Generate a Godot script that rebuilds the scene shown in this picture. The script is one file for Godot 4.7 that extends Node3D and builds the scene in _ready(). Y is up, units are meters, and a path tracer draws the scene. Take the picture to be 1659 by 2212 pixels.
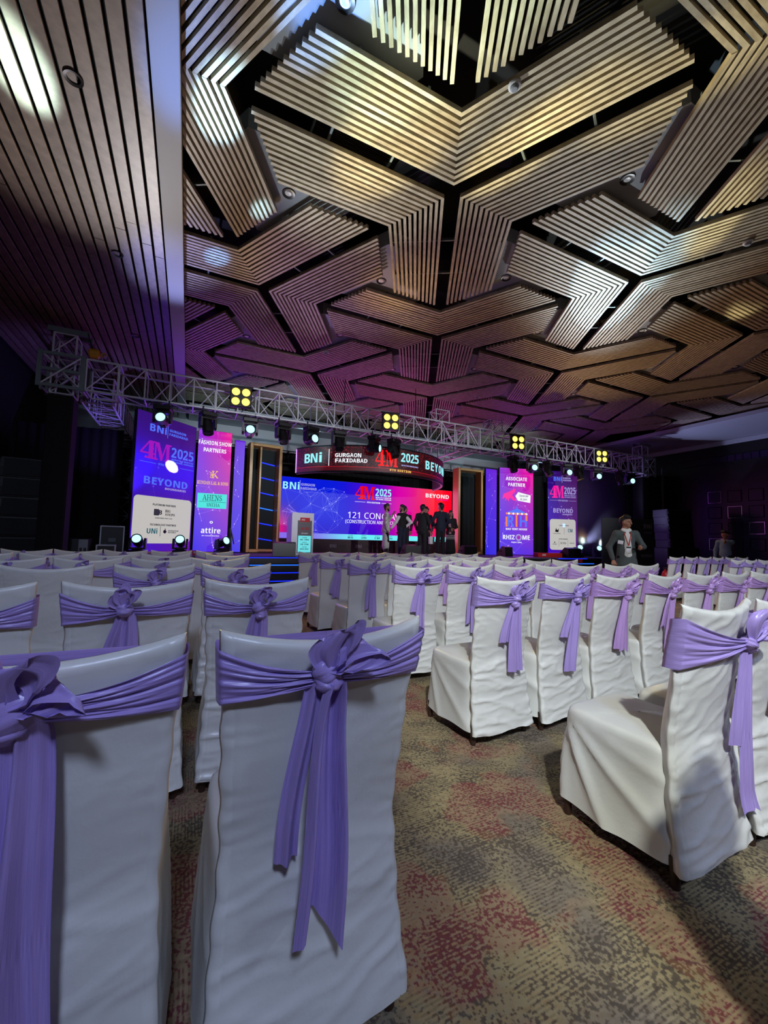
extends Node3D
# A banquet hall set for a show: rows of covered chairs, slatted star ceiling, lighting truss and LED stage.
# World: camera stands at (0, 1.2, 0); the stage lies towards -Z, the plank soffit at X < -0.3.

const DECK := 0.70          # stage floor
const CEIL := 5.98          # underside of the slats
const SOFFIT := 5.75        # underside of the plank soffit
var M := {}                 # materials by name
var used := {}              # top-level names that are taken
var rng := RandomNumberGenerator.new()


func _ready() -> void:
	# camera: wide lens, seated eye height, looking a little up and to the far side of the hall
	var cam := Camera3D.new()
	cam.name = "camera"
	var yaw := 0.446758
	var pitch := 0.0702131
	var roll := 0.024024
	var f := Vector3(sin(yaw) * cos(pitch), sin(pitch), -cos(yaw) * cos(pitch))
	var r := Vector3(cos(yaw), 0, sin(yaw))
	var u := r.cross(f)
	add_child(cam)
	cam.transform = Transform3D(Basis(r * cos(roll) + u * sin(roll), u * cos(roll) - r * sin(roll), -f), Vector3(0, 1.2, 0))
	cam.fov = rad_to_deg(2.0 * atan(1106.0 / 879.68))
	cam.near = 0.05
	cam.far = 80.0
	cam.current = true
	# closed hall: nothing but black outside; exposure of the dim room
	var we := WorldEnvironment.new()
	we.name = "hall_environment"
	var env := Environment.new()
	env.background_mode = Environment.BG_COLOR
	env.background_color = Color.BLACK
	env.tonemap_mode = Environment.TONE_MAPPER_LINEAR
	env.tonemap_exposure = 1.0
	env.sdfgi_enabled = true
	env.ssao_enabled = true
	env.ssil_enabled = true
	env.volumetric_fog_enabled = true
	env.volumetric_fog_density = 0.0
	we.environment = env
	add_child(we)
	# unseen spotlights at the rear of the hall, placed to light chairs and stage
	materials()
	unseen_lights()
	room()
	slats()
	ceiling_fittings()
	trusses()
	stage()
	stage_lights()
	gobos()
	hazes()
	chairs()
	people()


const BLINDER := 8.0


func unseen_lights() -> void:
	# all out of view: one soft white spot thrown on the open bank, dim bluish ones over the rear seats, a front-of-house wash on the stage
	unseen_spot("unseen white spotlight at the rear, lighting the open bank of chairs", Vector3(-1.2, 5.55, 3.0), Vector3(4.0, 0.4, -1.6), Color(0.98, 1.0, 0.96), 42.0, 22.0, 0.3, 0.10)
	unseen_spot("unseen bluish flood at the rear, lighting the chairs under the plank soffit", Vector3(-0.6, 5.55, 3.6), Vector3(-0.6, 0.0, -1.2), Color(0.76, 0.83, 1.0), 20.0, 60.0, 0.6, 0.35)
	unseen_spot("unseen bluish flood at the rear, lighting the middle of the hall", Vector3(6.0, 5.55, 3.6), Vector3(6.0, 0.0, -1.2), Color(0.80, 0.86, 1.0), 7.0, 60.0, 0.6, 0.35)
	unseen_spot("unseen pale spotlight at the rear, lighting the bank by the panelled wall", Vector3(9.5, 5.55, 2.5), Vector3(9.5, 0.8, -4.6), Color(0.90, 0.92, 1.0), 24.0, 26.0, 0.6, 0.12)
	for k in 3:
		var x: float = [2.0, 7.0, 12.6][k]
		unseen_spot("unseen spotlight at the rear wall, lighting the stage's %s" % ["panel end", "middle", "far end"][k], Vector3(x * 0.8 + 1.2, 4.0, 7.5), Vector3(x, 3.3, -11.5), Color(0.95, 0.96, 1.0), 170.0, 9.5, 0.8, 0.12)


func unseen_spot(label: String, at: Vector3, to: Vector3, c: Color, e: float, ang: float, soft: float, size: float) -> void:
	if M.is_empty():
		materials()
	var o := thing("unseen_spotlight", label, "spotlight", at)  # lamp out of view, placed to light what it is aimed at
	var d := (to - at).normalized()
	o.basis = Basis.looking_at(d)
	var can := B.new()
	var turn := Transform3D(Basis(Vector3(1, 0, 0), -PI / 2), Vector3.ZERO)
	can.lathe(PackedVector2Array([Vector2(0.0001, -0.26), Vector2(0.08, -0.25), Vector2(0.12, -0.18), Vector2(0.13, 0.0), Vector2(0.12, 0.0), Vector2(0.11, -0.03)]), 20, turn)
	part("housing", can.mesh(), M.black, o)
	var lens := B.new()
	lens.lathe(PackedVector2Array([Vector2(0.0001, -0.015), Vector2(0.06, -0.018), Vector2(0.112, -0.028)]), 20, turn)
	part("lens", lens.mesh(), M.unseen_spot_glow, o)
	part("yoke", boxm(Vector3(0.30, 0.03, 0.05), 0.006, Vector3(0, 0.14, 0.12)), M.black_steel, o)
	part("hanger", tubem(Vector3(0, 0.14, 0.12), Vector3(0, 0.14, 0.12) + o.basis.inverse() * Vector3(0, 6.6 - at.y, 0), 0.015, 8), M.black_steel, o)
	beam(at + d * 0.03, to, c, e, ang, soft, size, "unseen_spot_lamp")


func gobos() -> void:
	# patterned beams thrown up at the ceiling by the heads on the stage floor and truss
	var a := Vector3(-1.10, 1.25, -11.65)
	var b := Vector3(-0.15, 1.25, -12.15)
	var c := Vector3(0.95, 1.2, -12.2)
	var d := Vector3(14.8, 1.25, -11.75)
	var e := Vector3(15.9, 1.2, -11.75)
	var warm := Color(1.0, 0.95, 0.72)
	var ice := Color(0.70, 0.88, 1.0)
	var blue := Color(0.45, 0.66, 1.0)
	# wide soft washes without lamps of their own, placed to light ceiling and soffits
	beam(b, Vector3(2.2, CEIL, -3.2), Color(0.93, 0.98, 0.97), 125.0, 12.0, 1.0, 0.08)
	beam(d, Vector3(5.5, CEIL, -3.2), Color(0.91, 0.97, 1.0), 125.0, 12.0, 1.0, 0.08)
	beam(a, Vector3(-1.3, SOFFIT, -4.5), Color(0.97, 0.95, 0.95), 44.0, 17.0, 1.0, 0.08)
	beam(a, Vector3(-0.3, SOFFIT, -4.2), Color(0.36, 0.58, 1.0), 120.0, 3.0, 1.0, 0.08)
	beam(a, Vector3(-0.45, SOFFIT, -7.8), Color(0.68, 0.70, 1.0), 42.0, 9.0, 1.0, 0.08)
	beam(c, Vector3(2.6, CEIL, -7.0), Color(0.80, 0.66, 0.92), 26.0, 18.0, 1.0, 0.08)
	beam(c, Vector3(3.4, CEIL, -6.6), Color(1.0, 0.80, 0.42), 30.0, 6.5, 1.0, 0.08)
	beam(d, Vector3(9.5, CEIL, -6.5), Color(1.0, 0.80, 0.55), 18.0, 22.0, 1.0, 0.08)
	beam(d, Vector3(18.6, SOFFIT, -7.0), Color(0.72, 0.74, 1.0), 20.0, 26.0, 0.8, 0.08)
	beam(Vector3(3.0, 3.7, -10.7), Vector3(2.6, 5.2, -17.5), Color(0.75, 0.95, 1.0), 6.0, 50.0, 0.8, 0.08)  # this and the next: unseen lamps, placed to light the back wall band
	beam(Vector3(11.5, 3.7, -10.7), Vector3(12.0, 5.2, -17.5), Color(0.75, 0.95, 1.0), 6.0, 50.0, 0.8, 0.08)
	# patterns
	beam(b, Vector3(2.0, CEIL, -4.0), warm, 234.0, 4.2, 0.8, 0.05)
	beam(b, Vector3(1.8, CEIL, -2.6), Color(0.85, 1.0, 0.92), 319.0, 5.0, 0.7, 0.05)
	beam(c, Vector3(3.35, CEIL, -3.6), warm, 276.0, 2.6, 0.8, 0.05)
	beam(c, Vector3(3.55, CEIL, -3.0), warm, 234.0, 2.0, 0.8, 0.05)
	beam(c, Vector3(4.3, CEIL, -2.2), warm, 191.0, 2.6, 0.8, 0.05)
	beam(a, Vector3(0.1, CEIL, -4.6), ice, 404.0, 2.2, 0.6, 0.04)
	beam(a, Vector3(0.72, CEIL, -5.9), ice, 191.0, 1.2, 0.7, 0.03)
	beam(a, Vector3(-1.75, SOFFIT, -4.9), Color(0.85, 1.0, 0.95), 701.0, 2.4, 0.8, 0.04)
	beam(a, Vector3(0.9, CEIL, -3.1), blue, 425.0, 2.6, 0.5, 0.04)
	beam(a, Vector3(0.2, CEIL, -7.3), blue, 106.0, 2.0, 0.6, 0.04)
	beam(d, Vector3(6.95, CEIL, -4.9), ice, 489.0, 3.6, 0.8, 0.04)
	beam(d, Vector3(6.8, CEIL, -3.9), ice, 382.0, 2.4, 0.8, 0.04)
	beam(d, Vector3(6.7, CEIL, -3.0), warm, 340.0, 1.8, 0.8, 0.04)
	beam(e, Vector3(9.5, CEIL, -3.6), warm, 340.0, 2.2, 0.8, 0.04)
	beam(e, Vector3(6.4, CEIL, -2.4), ice, 446.0, 3.0, 0.8, 0.04)
	beam(e, Vector3(4.2, CEIL, -1.8), warm, 382.0, 2.6, 0.8, 0.04)
	# round splash on the printed panel, thrown by an unseen lamp
	beam(Vector3(-0.58, 3.95, -10.75), Vector3(-0.53, 3.2, -13.26), Color(0.75, 0.96, 1.0), 2200.0, 3.4, 0.15, 0.02)
	beam(Vector3(-0.9, 1.9, -11.7), Vector3(-2.3, 4.5, -13.0), Color(0.55, 0.45, 1.0), 7.0, 35.0, 0.8, 0.06)  # unseen lamp, placed to light the side truss violet


func hazes() -> void:
	# thin stage smoke that shows up in the rising beams at the far end of the stage
	beam(Vector3(14.86, 1.28, -11.78), Vector3(15.75, 4.6, -16.4), Color(0.45, 0.70, 1.0), 300.0, 2.2, 0.4, 0.05)
	beam(Vector3(16.0, 1.22, -11.78), Vector3(19.6, 4.3, -11.5), Color(0.45, 0.70, 1.0), 260.0, 2.2, 0.4, 0.05)
	var v := FogVolume.new()
	v.name = numbered("haze")
	v.shape = RenderingServer.FOG_VOLUME_SHAPE_ELLIPSOID
	v.size = Vector3(5.0, 4.4, 1.2)
	var m := FogMaterial.new()
	m.density = 0.07
	v.material = m
	add_child(v)
	v.position = Vector3(16.0, 2.7, -11.75)
	v.set_meta("kind", "stuff")
	tag(v, "thin smoke in the beams of the two stage lights at the far end", "haze")


# ---------------------------------------------------------------- mesh builder
class B:
	var v := PackedVector3Array()
	var n := PackedVector3Array()
	var t := PackedVector2Array()
	var i := PackedInt32Array()

	func tri(a: int, b: int, c: int) -> void:
		var g := (v[b] - v[a]).cross(v[c] - v[a])
		if g.dot(n[a] + n[b] + n[c]) > 0.0:
			i.append_array(PackedInt32Array([a, c, b]))
		else:
			i.append_array(PackedInt32Array([a, b, c]))

	func quad(a: Vector3, b: Vector3, c: Vector3, d: Vector3, out: Vector3, ua := Vector2(0, 0), ub := Vector2(1, 0), uc := Vector2(1, 1), ud := Vector2(0, 1)) -> void:
		var g := (c - a).cross(d - b).normalized()
		if g.dot(out) < 0.0:
			g = -g
		var k := v.size()
		v.append_array(PackedVector3Array([a, b, c, d]))
		n.append_array(PackedVector3Array([g, g, g, g]))
		t.append_array(PackedVector2Array([ua, ub, uc, ud]))
		tri(k, k + 1, k + 2)
		tri(k, k + 2, k + 3)

	# box with chamfered edges; basis and centre place it
	func box(c: Vector3, size: Vector3, bev := 0.0, bs := Basis.IDENTITY) -> void:
		var h := size * 0.5
		bev = minf(bev, minf(h.x, minf(h.y, h.z)) * 0.9)
		var ax := [Vector3(1, 0, 0), Vector3(0, 1, 0), Vector3(0, 0, 1)]
		for a in 3:
			for s in [-1.0, 1.0]:
				var nn: Vector3 = ax[a] * s
				var u: Vector3 = ax[(a + 1) % 3]
				var w: Vector3 = ax[(a + 2) % 3]
				var hu: float = h[(a + 1) % 3] - bev
				var hw: float = h[(a + 2) % 3] - bev
				var o: Vector3 = nn * h[a]
				quad(c + bs * (o - u * hu - w * hw), c + bs * (o + u * hu - w * hw), c + bs * (o + u * hu + w * hw), c + bs * (o - u * hu + w * hw), bs * nn, Vector2(-hu, -hw), Vector2(hu, -hw), Vector2(hu, hw), Vector2(-hu, hw))
		if bev <= 0.0:
			return
		for a in 3:
			for s1 in [-1.0, 1.0]:
				for s2 in [-1.0, 1.0]:
					var u2: Vector3 = ax[(a + 1) % 3] * s1
					var w2: Vector3 = ax[(a + 2) % 3] * s2
					var la: float = h[a] - bev
					var p := u2 * h[(a + 1) % 3] + w2 * (h[(a + 2) % 3] - bev)
					var q := u2 * (h[(a + 1) % 3] - bev) + w2 * h[(a + 2) % 3]
					var l: Vector3 = ax[a] * la
					quad(c + bs * (p - l), c + bs * (p + l), c + bs * (q + l), c + bs * (q - l), bs * (u2 + w2))
		for sx in [-1.0, 1.0]:
			for sy in [-1.0, 1.0]:
				for sz in [-1.0, 1.0]:
					var sg := Vector3(sx, sy, sz)
					var k := v.size()
					var e := h - Vector3(bev, bev, bev)
					v.append(c + bs * (Vector3(h.x, e.y, e.z) * sg))
					v.append(c + bs * (Vector3(e.x, h.y, e.z) * sg))
					v.append(c + bs * (Vector3(e.x, e.y, h.z) * sg))
					for q3 in 3:
						n.append((bs * sg).normalized())
						t.append(Vector2.ZERO)
					tri(k, k + 1, k + 2)

	func bar(a: Vector3, b: Vector3, wx: float, wy: float, bev := 0.0, up := Vector3.UP) -> void:
		var z := (b - a).normalized()
		if absf(z.dot(up)) > 0.98:
			up = Vector3.RIGHT
		var x := up.cross(z).normalized()
		box((a + b) * 0.5, Vector3(wx, wy, (b - a).length()), bev, Basis(x, z.cross(x), z))

	func tube(a: Vector3, b: Vector3, r: float, seg := 8, r2 := -1.0, caps := true) -> void:
		if r2 < 0.0:
			r2 = r
		var z := (b - a).normalized()
		var x := (Vector3.UP if absf(z.y) < 0.9 else Vector3.RIGHT).cross(z).normalized()
		var y := z.cross(x)
		var k := v.size()
		for j in seg + 1:
			var an := TAU * j / seg
			var d := x * cos(an) + y * sin(an)
			v.append(a + d * r)
			v.append(b + d * r2)
			n.append(d)
			n.append(d)
			t.append(Vector2(float(j) / seg, 0))
			t.append(Vector2(float(j) / seg, 1))
		for j in seg:
			tri(k + j * 2, k + j * 2 + 1, k + j * 2 + 2)
			tri(k + j * 2 + 1, k + j * 2 + 3, k + j * 2 + 2)
		if caps:
			for e in 2:
				var m := v.size()
				var cn := -z if e == 0 else z
				v.append(a if e == 0 else b)
				n.append(cn)
				t.append(Vector2(0.5, 0.5))
				for j in seg + 1:
					v.append(v[k + j * 2 + e])
					n.append(cn)
					t.append(Vector2(0.5, 0.5))
				for j in seg:
					tri(m, m + 1 + j, m + 2 + j)

	func path(pts: PackedVector3Array, r: float, seg := 6) -> void:
		for j in pts.size() - 1:
			tube(pts[j], pts[j + 1], r, seg)

	# profile of (radius, height) turned about the Y axis of xf
	func lathe(prof: PackedVector2Array, seg: int, xf := Transform3D.IDENTITY, smooth := false) -> void:
		for j in prof.size() - 1:
			var p := prof[j]
			var q := prof[j + 1]
			var d := (q - p)
			var fn := Vector2(d.y, -d.x).normalized()
			var k := v.size()
			for s in seg + 1:
				var an := TAU * s / seg
				var e := Vector3(cos(an), 0, sin(an))
				v.append(xf * (e * p.x + Vector3(0, p.y, 0)))
				v.append(xf * (e * q.x + Vector3(0, q.y, 0)))
				var nn := (xf.basis * (e * fn.x + Vector3(0, fn.y, 0))).normalized()
				n.append(nn)
				n.append(nn)
				t.append(Vector2(float(s) / seg, p.y))
				t.append(Vector2(float(s) / seg, q.y))
			for s in seg:
				tri(k + s * 2, k + s * 2 + 1, k + s * 2 + 2)
				tri(k + s * 2 + 1, k + s * 2 + 3, k + s * 2 + 2)

	# rows x cols points, smooth normals; wrap closes the columns; out is a point inside (or a direction when dir)
	func grid(p: PackedVector3Array, rows: int, cols: int, wrap := false, inside := Vector3.INF, dir := Vector3.ZERO, uvs := PackedVector2Array()) -> void:
		var k := v.size()
		var nn := PackedVector3Array()
		nn.resize(rows * cols)
		var cc := cols if wrap else cols - 1
		for r in rows - 1:
			for c in cc:
				var c2 := (c + 1) % cols
				var a := r * cols + c
				var b := r * cols + c2
				var d := (r + 1) * cols + c
				var e := (r + 1) * cols + c2
				var g := (p[e] - p[a]).cross(p[d] - p[b])
				nn[a] += g
				nn[b] += g
				nn[d] += g
				nn[e] += g
		var s := 0.0
		for j in rows * cols:
			if dir != Vector3.ZERO:
				s += nn[j].dot(dir)
			else:
				s += nn[j].dot(p[j] - inside)
		s = 1.0 if s >= 0.0 else -1.0
		for j in rows * cols:
			v.append(p[j])
			n.append((nn[j] * s).normalized() if nn[j].length_squared() > 1e-20 else Vector3.UP)
			if uvs.size():
				t.append(uvs[j])
			else:
				t.append(Vector2(float(j % cols) / maxf(1, cols - 1), float(j / cols) / maxf(1, rows - 1)))
		for r in rows - 1:
			for c in cc:
				var c3 := (c + 1) % cols
				var a2 := k + r * cols + c
				var b2 := k + r * cols + c3
				var d2 := k + (r + 1) * cols + c
				var e2 := k + (r + 1) * cols + c3
				if s > 0:
					i.append_array(PackedInt32Array([a2, e2, b2, a2, d2, e2]))
				else:
					i.append_array(PackedInt32Array([a2, b2, e2, a2, e2, d2]))

	# polygon in the XY plane of xf, pushed out along its Z by depth
	func prism(poly: PackedVector2Array, depth: float, xf := Transform3D.IDENTITY) -> void:
		var ids := Geometry2D.triangulate_polygon(poly)
		for e in 2:
			var z := 0.0 if e == 0 else depth
			var k := v.size()
			var fn := xf.basis * Vector3(0, 0, -1.0 if e == 0 else 1.0)
			for p in poly:
				v.append(xf * Vector3(p.x, p.y, z))
				n.append(fn)
				t.append(p)
			for j in range(0, ids.size(), 3):
				tri(k + ids[j], k + ids[j + 1], k + ids[j + 2])
		var area := 0.0
		for j in poly.size():
			var p2 := poly[j]
			var q2 := poly[(j + 1) % poly.size()]
			area += p2.x * q2.y - q2.x * p2.y
		var sg := 1.0 if area > 0 else -1.0
		for j in poly.size():
			var p3 := poly[j]
			var q3 := poly[(j + 1) % poly.size()]
			var o := Vector3(q3.y - p3.y, -(q3.x - p3.x), 0) * sg
			quad(xf * Vector3(p3.x, p3.y, 0), xf * Vector3(q3.x, q3.y, 0), xf * Vector3(q3.x, q3.y, depth), xf * Vector3(p3.x, p3.y, depth), xf.basis * o)

	func add(o: B, xf: Transform3D) -> void:
		var k := v.size()
		for j in o.v.size():
			v.append(xf * o.v[j])
			n.append((xf.basis * o.n[j]).normalized())
			t.append(o.t[j])
		for j in o.i:
			i.append(k + j)

	func mesh() -> ArrayMesh:
		var a := []
		a.resize(Mesh.ARRAY_MAX)
		a[Mesh.ARRAY_VERTEX] = v
		a[Mesh.ARRAY_NORMAL] = n
		a[Mesh.ARRAY_TEX_UV] = t
		a[Mesh.ARRAY_INDEX] = i
		var m := ArrayMesh.new()
		m.add_surface_from_arrays(Mesh.PRIMITIVE_TRIANGLES, a)
		return m


# ---------------------------------------------------------------- smooth bodies: capsules joined by a smooth minimum, meshed as surface nets
class Body:
	var bones := []          # [a, b, ra, rb, squash]
	var h := 0.02
	var k := 0.03

	func bone(a: Vector3, b: Vector3, ra: float, rb: float, sq := Vector3.ONE) -> void:
		bones.append([a, b, ra, rb, sq])

	func into(out: B, xf := Transform3D.IDENTITY) -> void:
		var lo := Vector3.INF
		var hi := -Vector3.INF
		for q in bones:
			var r: float = maxf(q[2], q[3]) + k + 2.0 * h
			var e: Vector3 = q[4] * r
			lo = lo.min(q[0] - e).min(q[1] - e)
			hi = hi.max(q[0] + e).max(q[1] + e)
		var nx := int((hi.x - lo.x) / h) + 2
		var ny := int((hi.y - lo.y) / h) + 2
		var nz := int((hi.z - lo.z) / h) + 2
		var f := PackedFloat32Array()
		f.resize(nx * ny * nz)
		f.fill(1.0)
		for q in bones:
			var a: Vector3 = q[0]
			var b: Vector3 = q[1]
			var ra: float = q[2]
			var rb: float = q[3]
			var sq: Vector3 = q[4]
			var e2: Vector3 = sq * (maxf(ra, rb) + k) + Vector3.ONE * 1.8 * h
			var l2 := ((a.min(b) - e2 - lo) / h).floor().max(Vector3.ZERO)
			var h2 := ((a.max(b) + e2 - lo) / h).ceil().min(Vector3(nx - 1, ny - 1, nz - 1))
			var as_ := a / sq
			var ab := b / sq - as_
			var il := 1.0 / maxf(ab.length_squared(), 1e-9)
			var ms := minf(sq.x, minf(sq.y, sq.z))
			for z in range(int(l2.z), int(h2.z) + 1):
				for y in range(int(l2.y), int(h2.y) + 1):
					var at := (z * ny + y) * nx
					for x in range(int(l2.x), int(h2.x) + 1):
						var p := (lo + Vector3(x, y, z) * h) / sq - as_
						var tt := clampf(p.dot(ab) * il, 0.0, 1.0)
						var d := ((p - ab * tt).length() - ra - (rb - ra) * tt) * ms
						var o := f[at + x]
						var m := maxf(k - absf(d - o), 0.0) / k
						f[at + x] = minf(d, o) - m * m * k * 0.25
		var idx := PackedInt32Array()
		idx.resize(nx * ny * nz)
		idx.fill(-1)
		var pts := PackedVector3Array()
		var off := PackedInt32Array([0, 1, nx, nx + 1, nx * ny, nx * ny + 1, nx * ny + nx, nx * ny + nx + 1])
		var ed := PackedInt32Array([0, 1, 2, 3, 4, 5, 6, 7, 0, 2, 1, 3, 4, 6, 5, 7, 0, 4, 1, 5, 2, 6, 3, 7])
		for z in nz - 1:
			for y in ny - 1:
				var at2 := (z * ny + y) * nx
				for x in nx - 1:
					var c := at2 + x
					var f0 := f[c]
					if f0 > 0.5 and f[c + off[7]] > 0.5:
						continue
					var ins := 0
					for j in 8:
						if f[c + off[j]] < 0.0:
							ins += 1
					if ins == 0 or ins == 8:
						continue
					var s := Vector3.ZERO
					var cnt := 0
					for j in 12:
						var u := ed[j * 2]
						var w := ed[j * 2 + 1]
						var fu := f[c + off[u]]
						var fw := f[c + off[w]]
						if (fu < 0.0) != (fw < 0.0):
							var tq := fu / (fu - fw)
							var pu := Vector3(u & 1, (u >> 1) & 1, u >> 2)
							var pw := Vector3(w & 1, (w >> 1) & 1, w >> 2)
							s += pu.lerp(pw, tq)
							cnt += 1
					idx[c] = pts.size()
					pts.append(lo + (Vector3(x, y, z) + s / cnt) * h)
		var nn := PackedVector3Array()
		nn.resize(pts.size())
		var tr := PackedInt32Array()
		var st := PackedInt32Array([1, nx, nx * ny])
		for z in range(1, nz - 1):
			for y in range(1, ny - 1):
				for x in range(1, nx - 1):
					var c2 := (z * ny + y) * nx + x
					var fa := f[c2]
					for a3 in 3:
						var fb := f[c2 + st[a3]]
						if (fa < 0.0) == (fb < 0.0):
							continue
						var s1 := st[(a3 + 1) % 3]
						var s2 := st[(a3 + 2) % 3]
						var q0 := idx[c2]
						var q1 := idx[c2 - s1]
						var q2 := idx[c2 - s1 - s2]
						var q3 := idx[c2 - s2]
						if q0 < 0 or q1 < 0 or q2 < 0 or q3 < 0:
							continue
						var g := (pts[q2] - pts[q0]).cross(pts[q3] - pts[q1])
						var axis := Vector3(1 if a3 == 0 else 0, 1 if a3 == 1 else 0, 1 if a3 == 2 else 0)
						var want := axis if fa < 0.0 else -axis
						if g.dot(want) < 0.0:
							g = -g
							tr.append_array(PackedInt32Array([q0, q1, q2, q0, q2, q3]))
						else:
							tr.append_array(PackedInt32Array([q0, q2, q1, q0, q3, q2]))
						nn[q0] += g
						nn[q1] += g
						nn[q2] += g
						nn[q3] += g
		var kk := out.v.size()
		for j in pts.size():
			out.v.append(xf * pts[j])
			out.n.append((xf.basis * nn[j]).normalized())
			out.t.append(Vector2(pts[j].x, pts[j].y))
		if xf.basis.determinant() < 0.0:
			tr.reverse()
		for j in tr:
			out.i.append(kk + j)


# ---------------------------------------------------------------- nodes
func numbered(called: String) -> String:
	if not used.has(called):
		used[called] = 0
		return called
	used[called] += 1
	return "%s_%03d" % [called, used[called]]


func thing(called: String, label: String, category: String, at := Vector3.ZERO, turn := 0.0, group := "") -> Node3D:
	var o := Node3D.new()
	o.name = numbered(called)
	add_child(o)
	o.position = at
	o.rotation.y = turn
	return tag(o, label, category, group)


func tag(o: Node3D, label: String, category: String, group := "") -> Node3D:
	o.set_meta("label", label)
	o.set_meta("category", category)
	if group != "":
		o.set_meta("group", group)
	return o


func part(called: String, m: Mesh, mat: Material, parent: Node3D, at := Vector3.ZERO) -> MeshInstance3D:
	var o := MeshInstance3D.new()
	o.name = called
	o.mesh = m
	o.material_override = mat
	o.position = at
	parent.add_child(o, true)
	return o


func struct(called: String, m: Mesh, mat: Material, at := Vector3.ZERO) -> MeshInstance3D:
	var o := MeshInstance3D.new()
	o.name = numbered(called)
	o.mesh = m
	o.material_override = mat
	o.position = at
	o.set_meta("kind", "structure")
	add_child(o)
	return o


func lone(called: String, label: String, category: String, m: Mesh, mat: Material, at := Vector3.ZERO, turn := 0.0, group := "") -> MeshInstance3D:
	var o := MeshInstance3D.new()
	o.name = numbered(called)
	o.mesh = m
	o.material_override = mat
	add_child(o)
	o.position = at
	o.rotation.y = turn
	tag(o, label, category, group)
	return o


func boxm(size: Vector3, bev := 0.0, c := Vector3.ZERO) -> ArrayMesh:
	var b := B.new()
	b.box(c, size, bev)
	return b.mesh()


func tubem(a: Vector3, b: Vector3, r: float, seg := 8) -> ArrayMesh:
	var q := B.new()
	q.tube(a, b, r, seg)
	return q.mesh()


var fonts := {}


func font(kind: String) -> SystemFont:
	if not fonts.has(kind):
		var f := SystemFont.new()
		f.font_names = PackedStringArray(["Droid Serif" if kind.begins_with("serif") else "Droid Sans"])
		f.font_weight = 700 if kind.ends_with("b") else 400
		fonts[kind] = f
	return fonts[kind]


# lettering: cap height h metres, centred on at; squeeze narrows it to width w when w > 0
func words(text: String, h: float, at: Vector3, mat: Material, parent: Node3D, kind := "b", w := 0.0, called := "lettering") -> MeshInstance3D:
	var m := TextMesh.new()
	m.text = text
	m.font = font(kind)
	m.font_size = 32
	m.pixel_size = h / (0.714 * 32.0)
	m.depth = 0.006
	m.curve_step = 3.0
	m.horizontal_alignment = HORIZONTAL_ALIGNMENT_CENTER
	m.vertical_alignment = VERTICAL_ALIGNMENT_CENTER
	var o := part(called, m, mat, parent, at)
	if w > 0.0:
		var s := m.get_aabb().size.x
		if s > 0.001:
			o.scale.x = w / s
	return o


# ---------------------------------------------------------------- materials
func mat(called: String, c: Color, rough := 0.7, metal := 0.0) -> StandardMaterial3D:
	var m := StandardMaterial3D.new()
	m.albedo_color = c
	m.roughness = rough
	m.metallic = metal
	m.resource_name = called
	M[called] = m
	return m


func glow(called: String, c: Color, e := 1.0) -> StandardMaterial3D:
	var m := mat(called, Color(0.02, 0.02, 0.02), 0.6)
	m.emission_enabled = true
	m.emission = c
	m.emission_energy_multiplier = e
	return m


func screen(called: String, img: Image, e := 1.0) -> StandardMaterial3D:
	var m := mat(called, Color(0.01, 0.01, 0.01), 0.5)
	m.emission_enabled = true
	m.emission = Color.BLACK
	m.emission_texture = ImageTexture.create_from_image(img)
	m.emission_energy_multiplier = e
	return m


func noise_tex(seed_: int, freq: float, w := 256, h := 256, a := Color.BLACK, b := Color.WHITE, normal := false, bump := 4.0, oct := 4) -> NoiseTexture2D:
	var f := FastNoiseLite.new()
	f.seed = seed_
	f.frequency = freq
	f.fractal_octaves = oct
	f.noise_type = FastNoiseLite.TYPE_SIMPLEX_SMOOTH
	var x := NoiseTexture2D.new()
	x.width = w
	x.height = h
	x.noise = f
	x.seamless = true
	if normal:
		x.as_normal_map = true
		x.bump_strength = bump
	else:
		var g := Gradient.new()
		g.set_color(0, a)
		g.set_color(1, b)
		x.color_ramp = g
	return x


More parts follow.
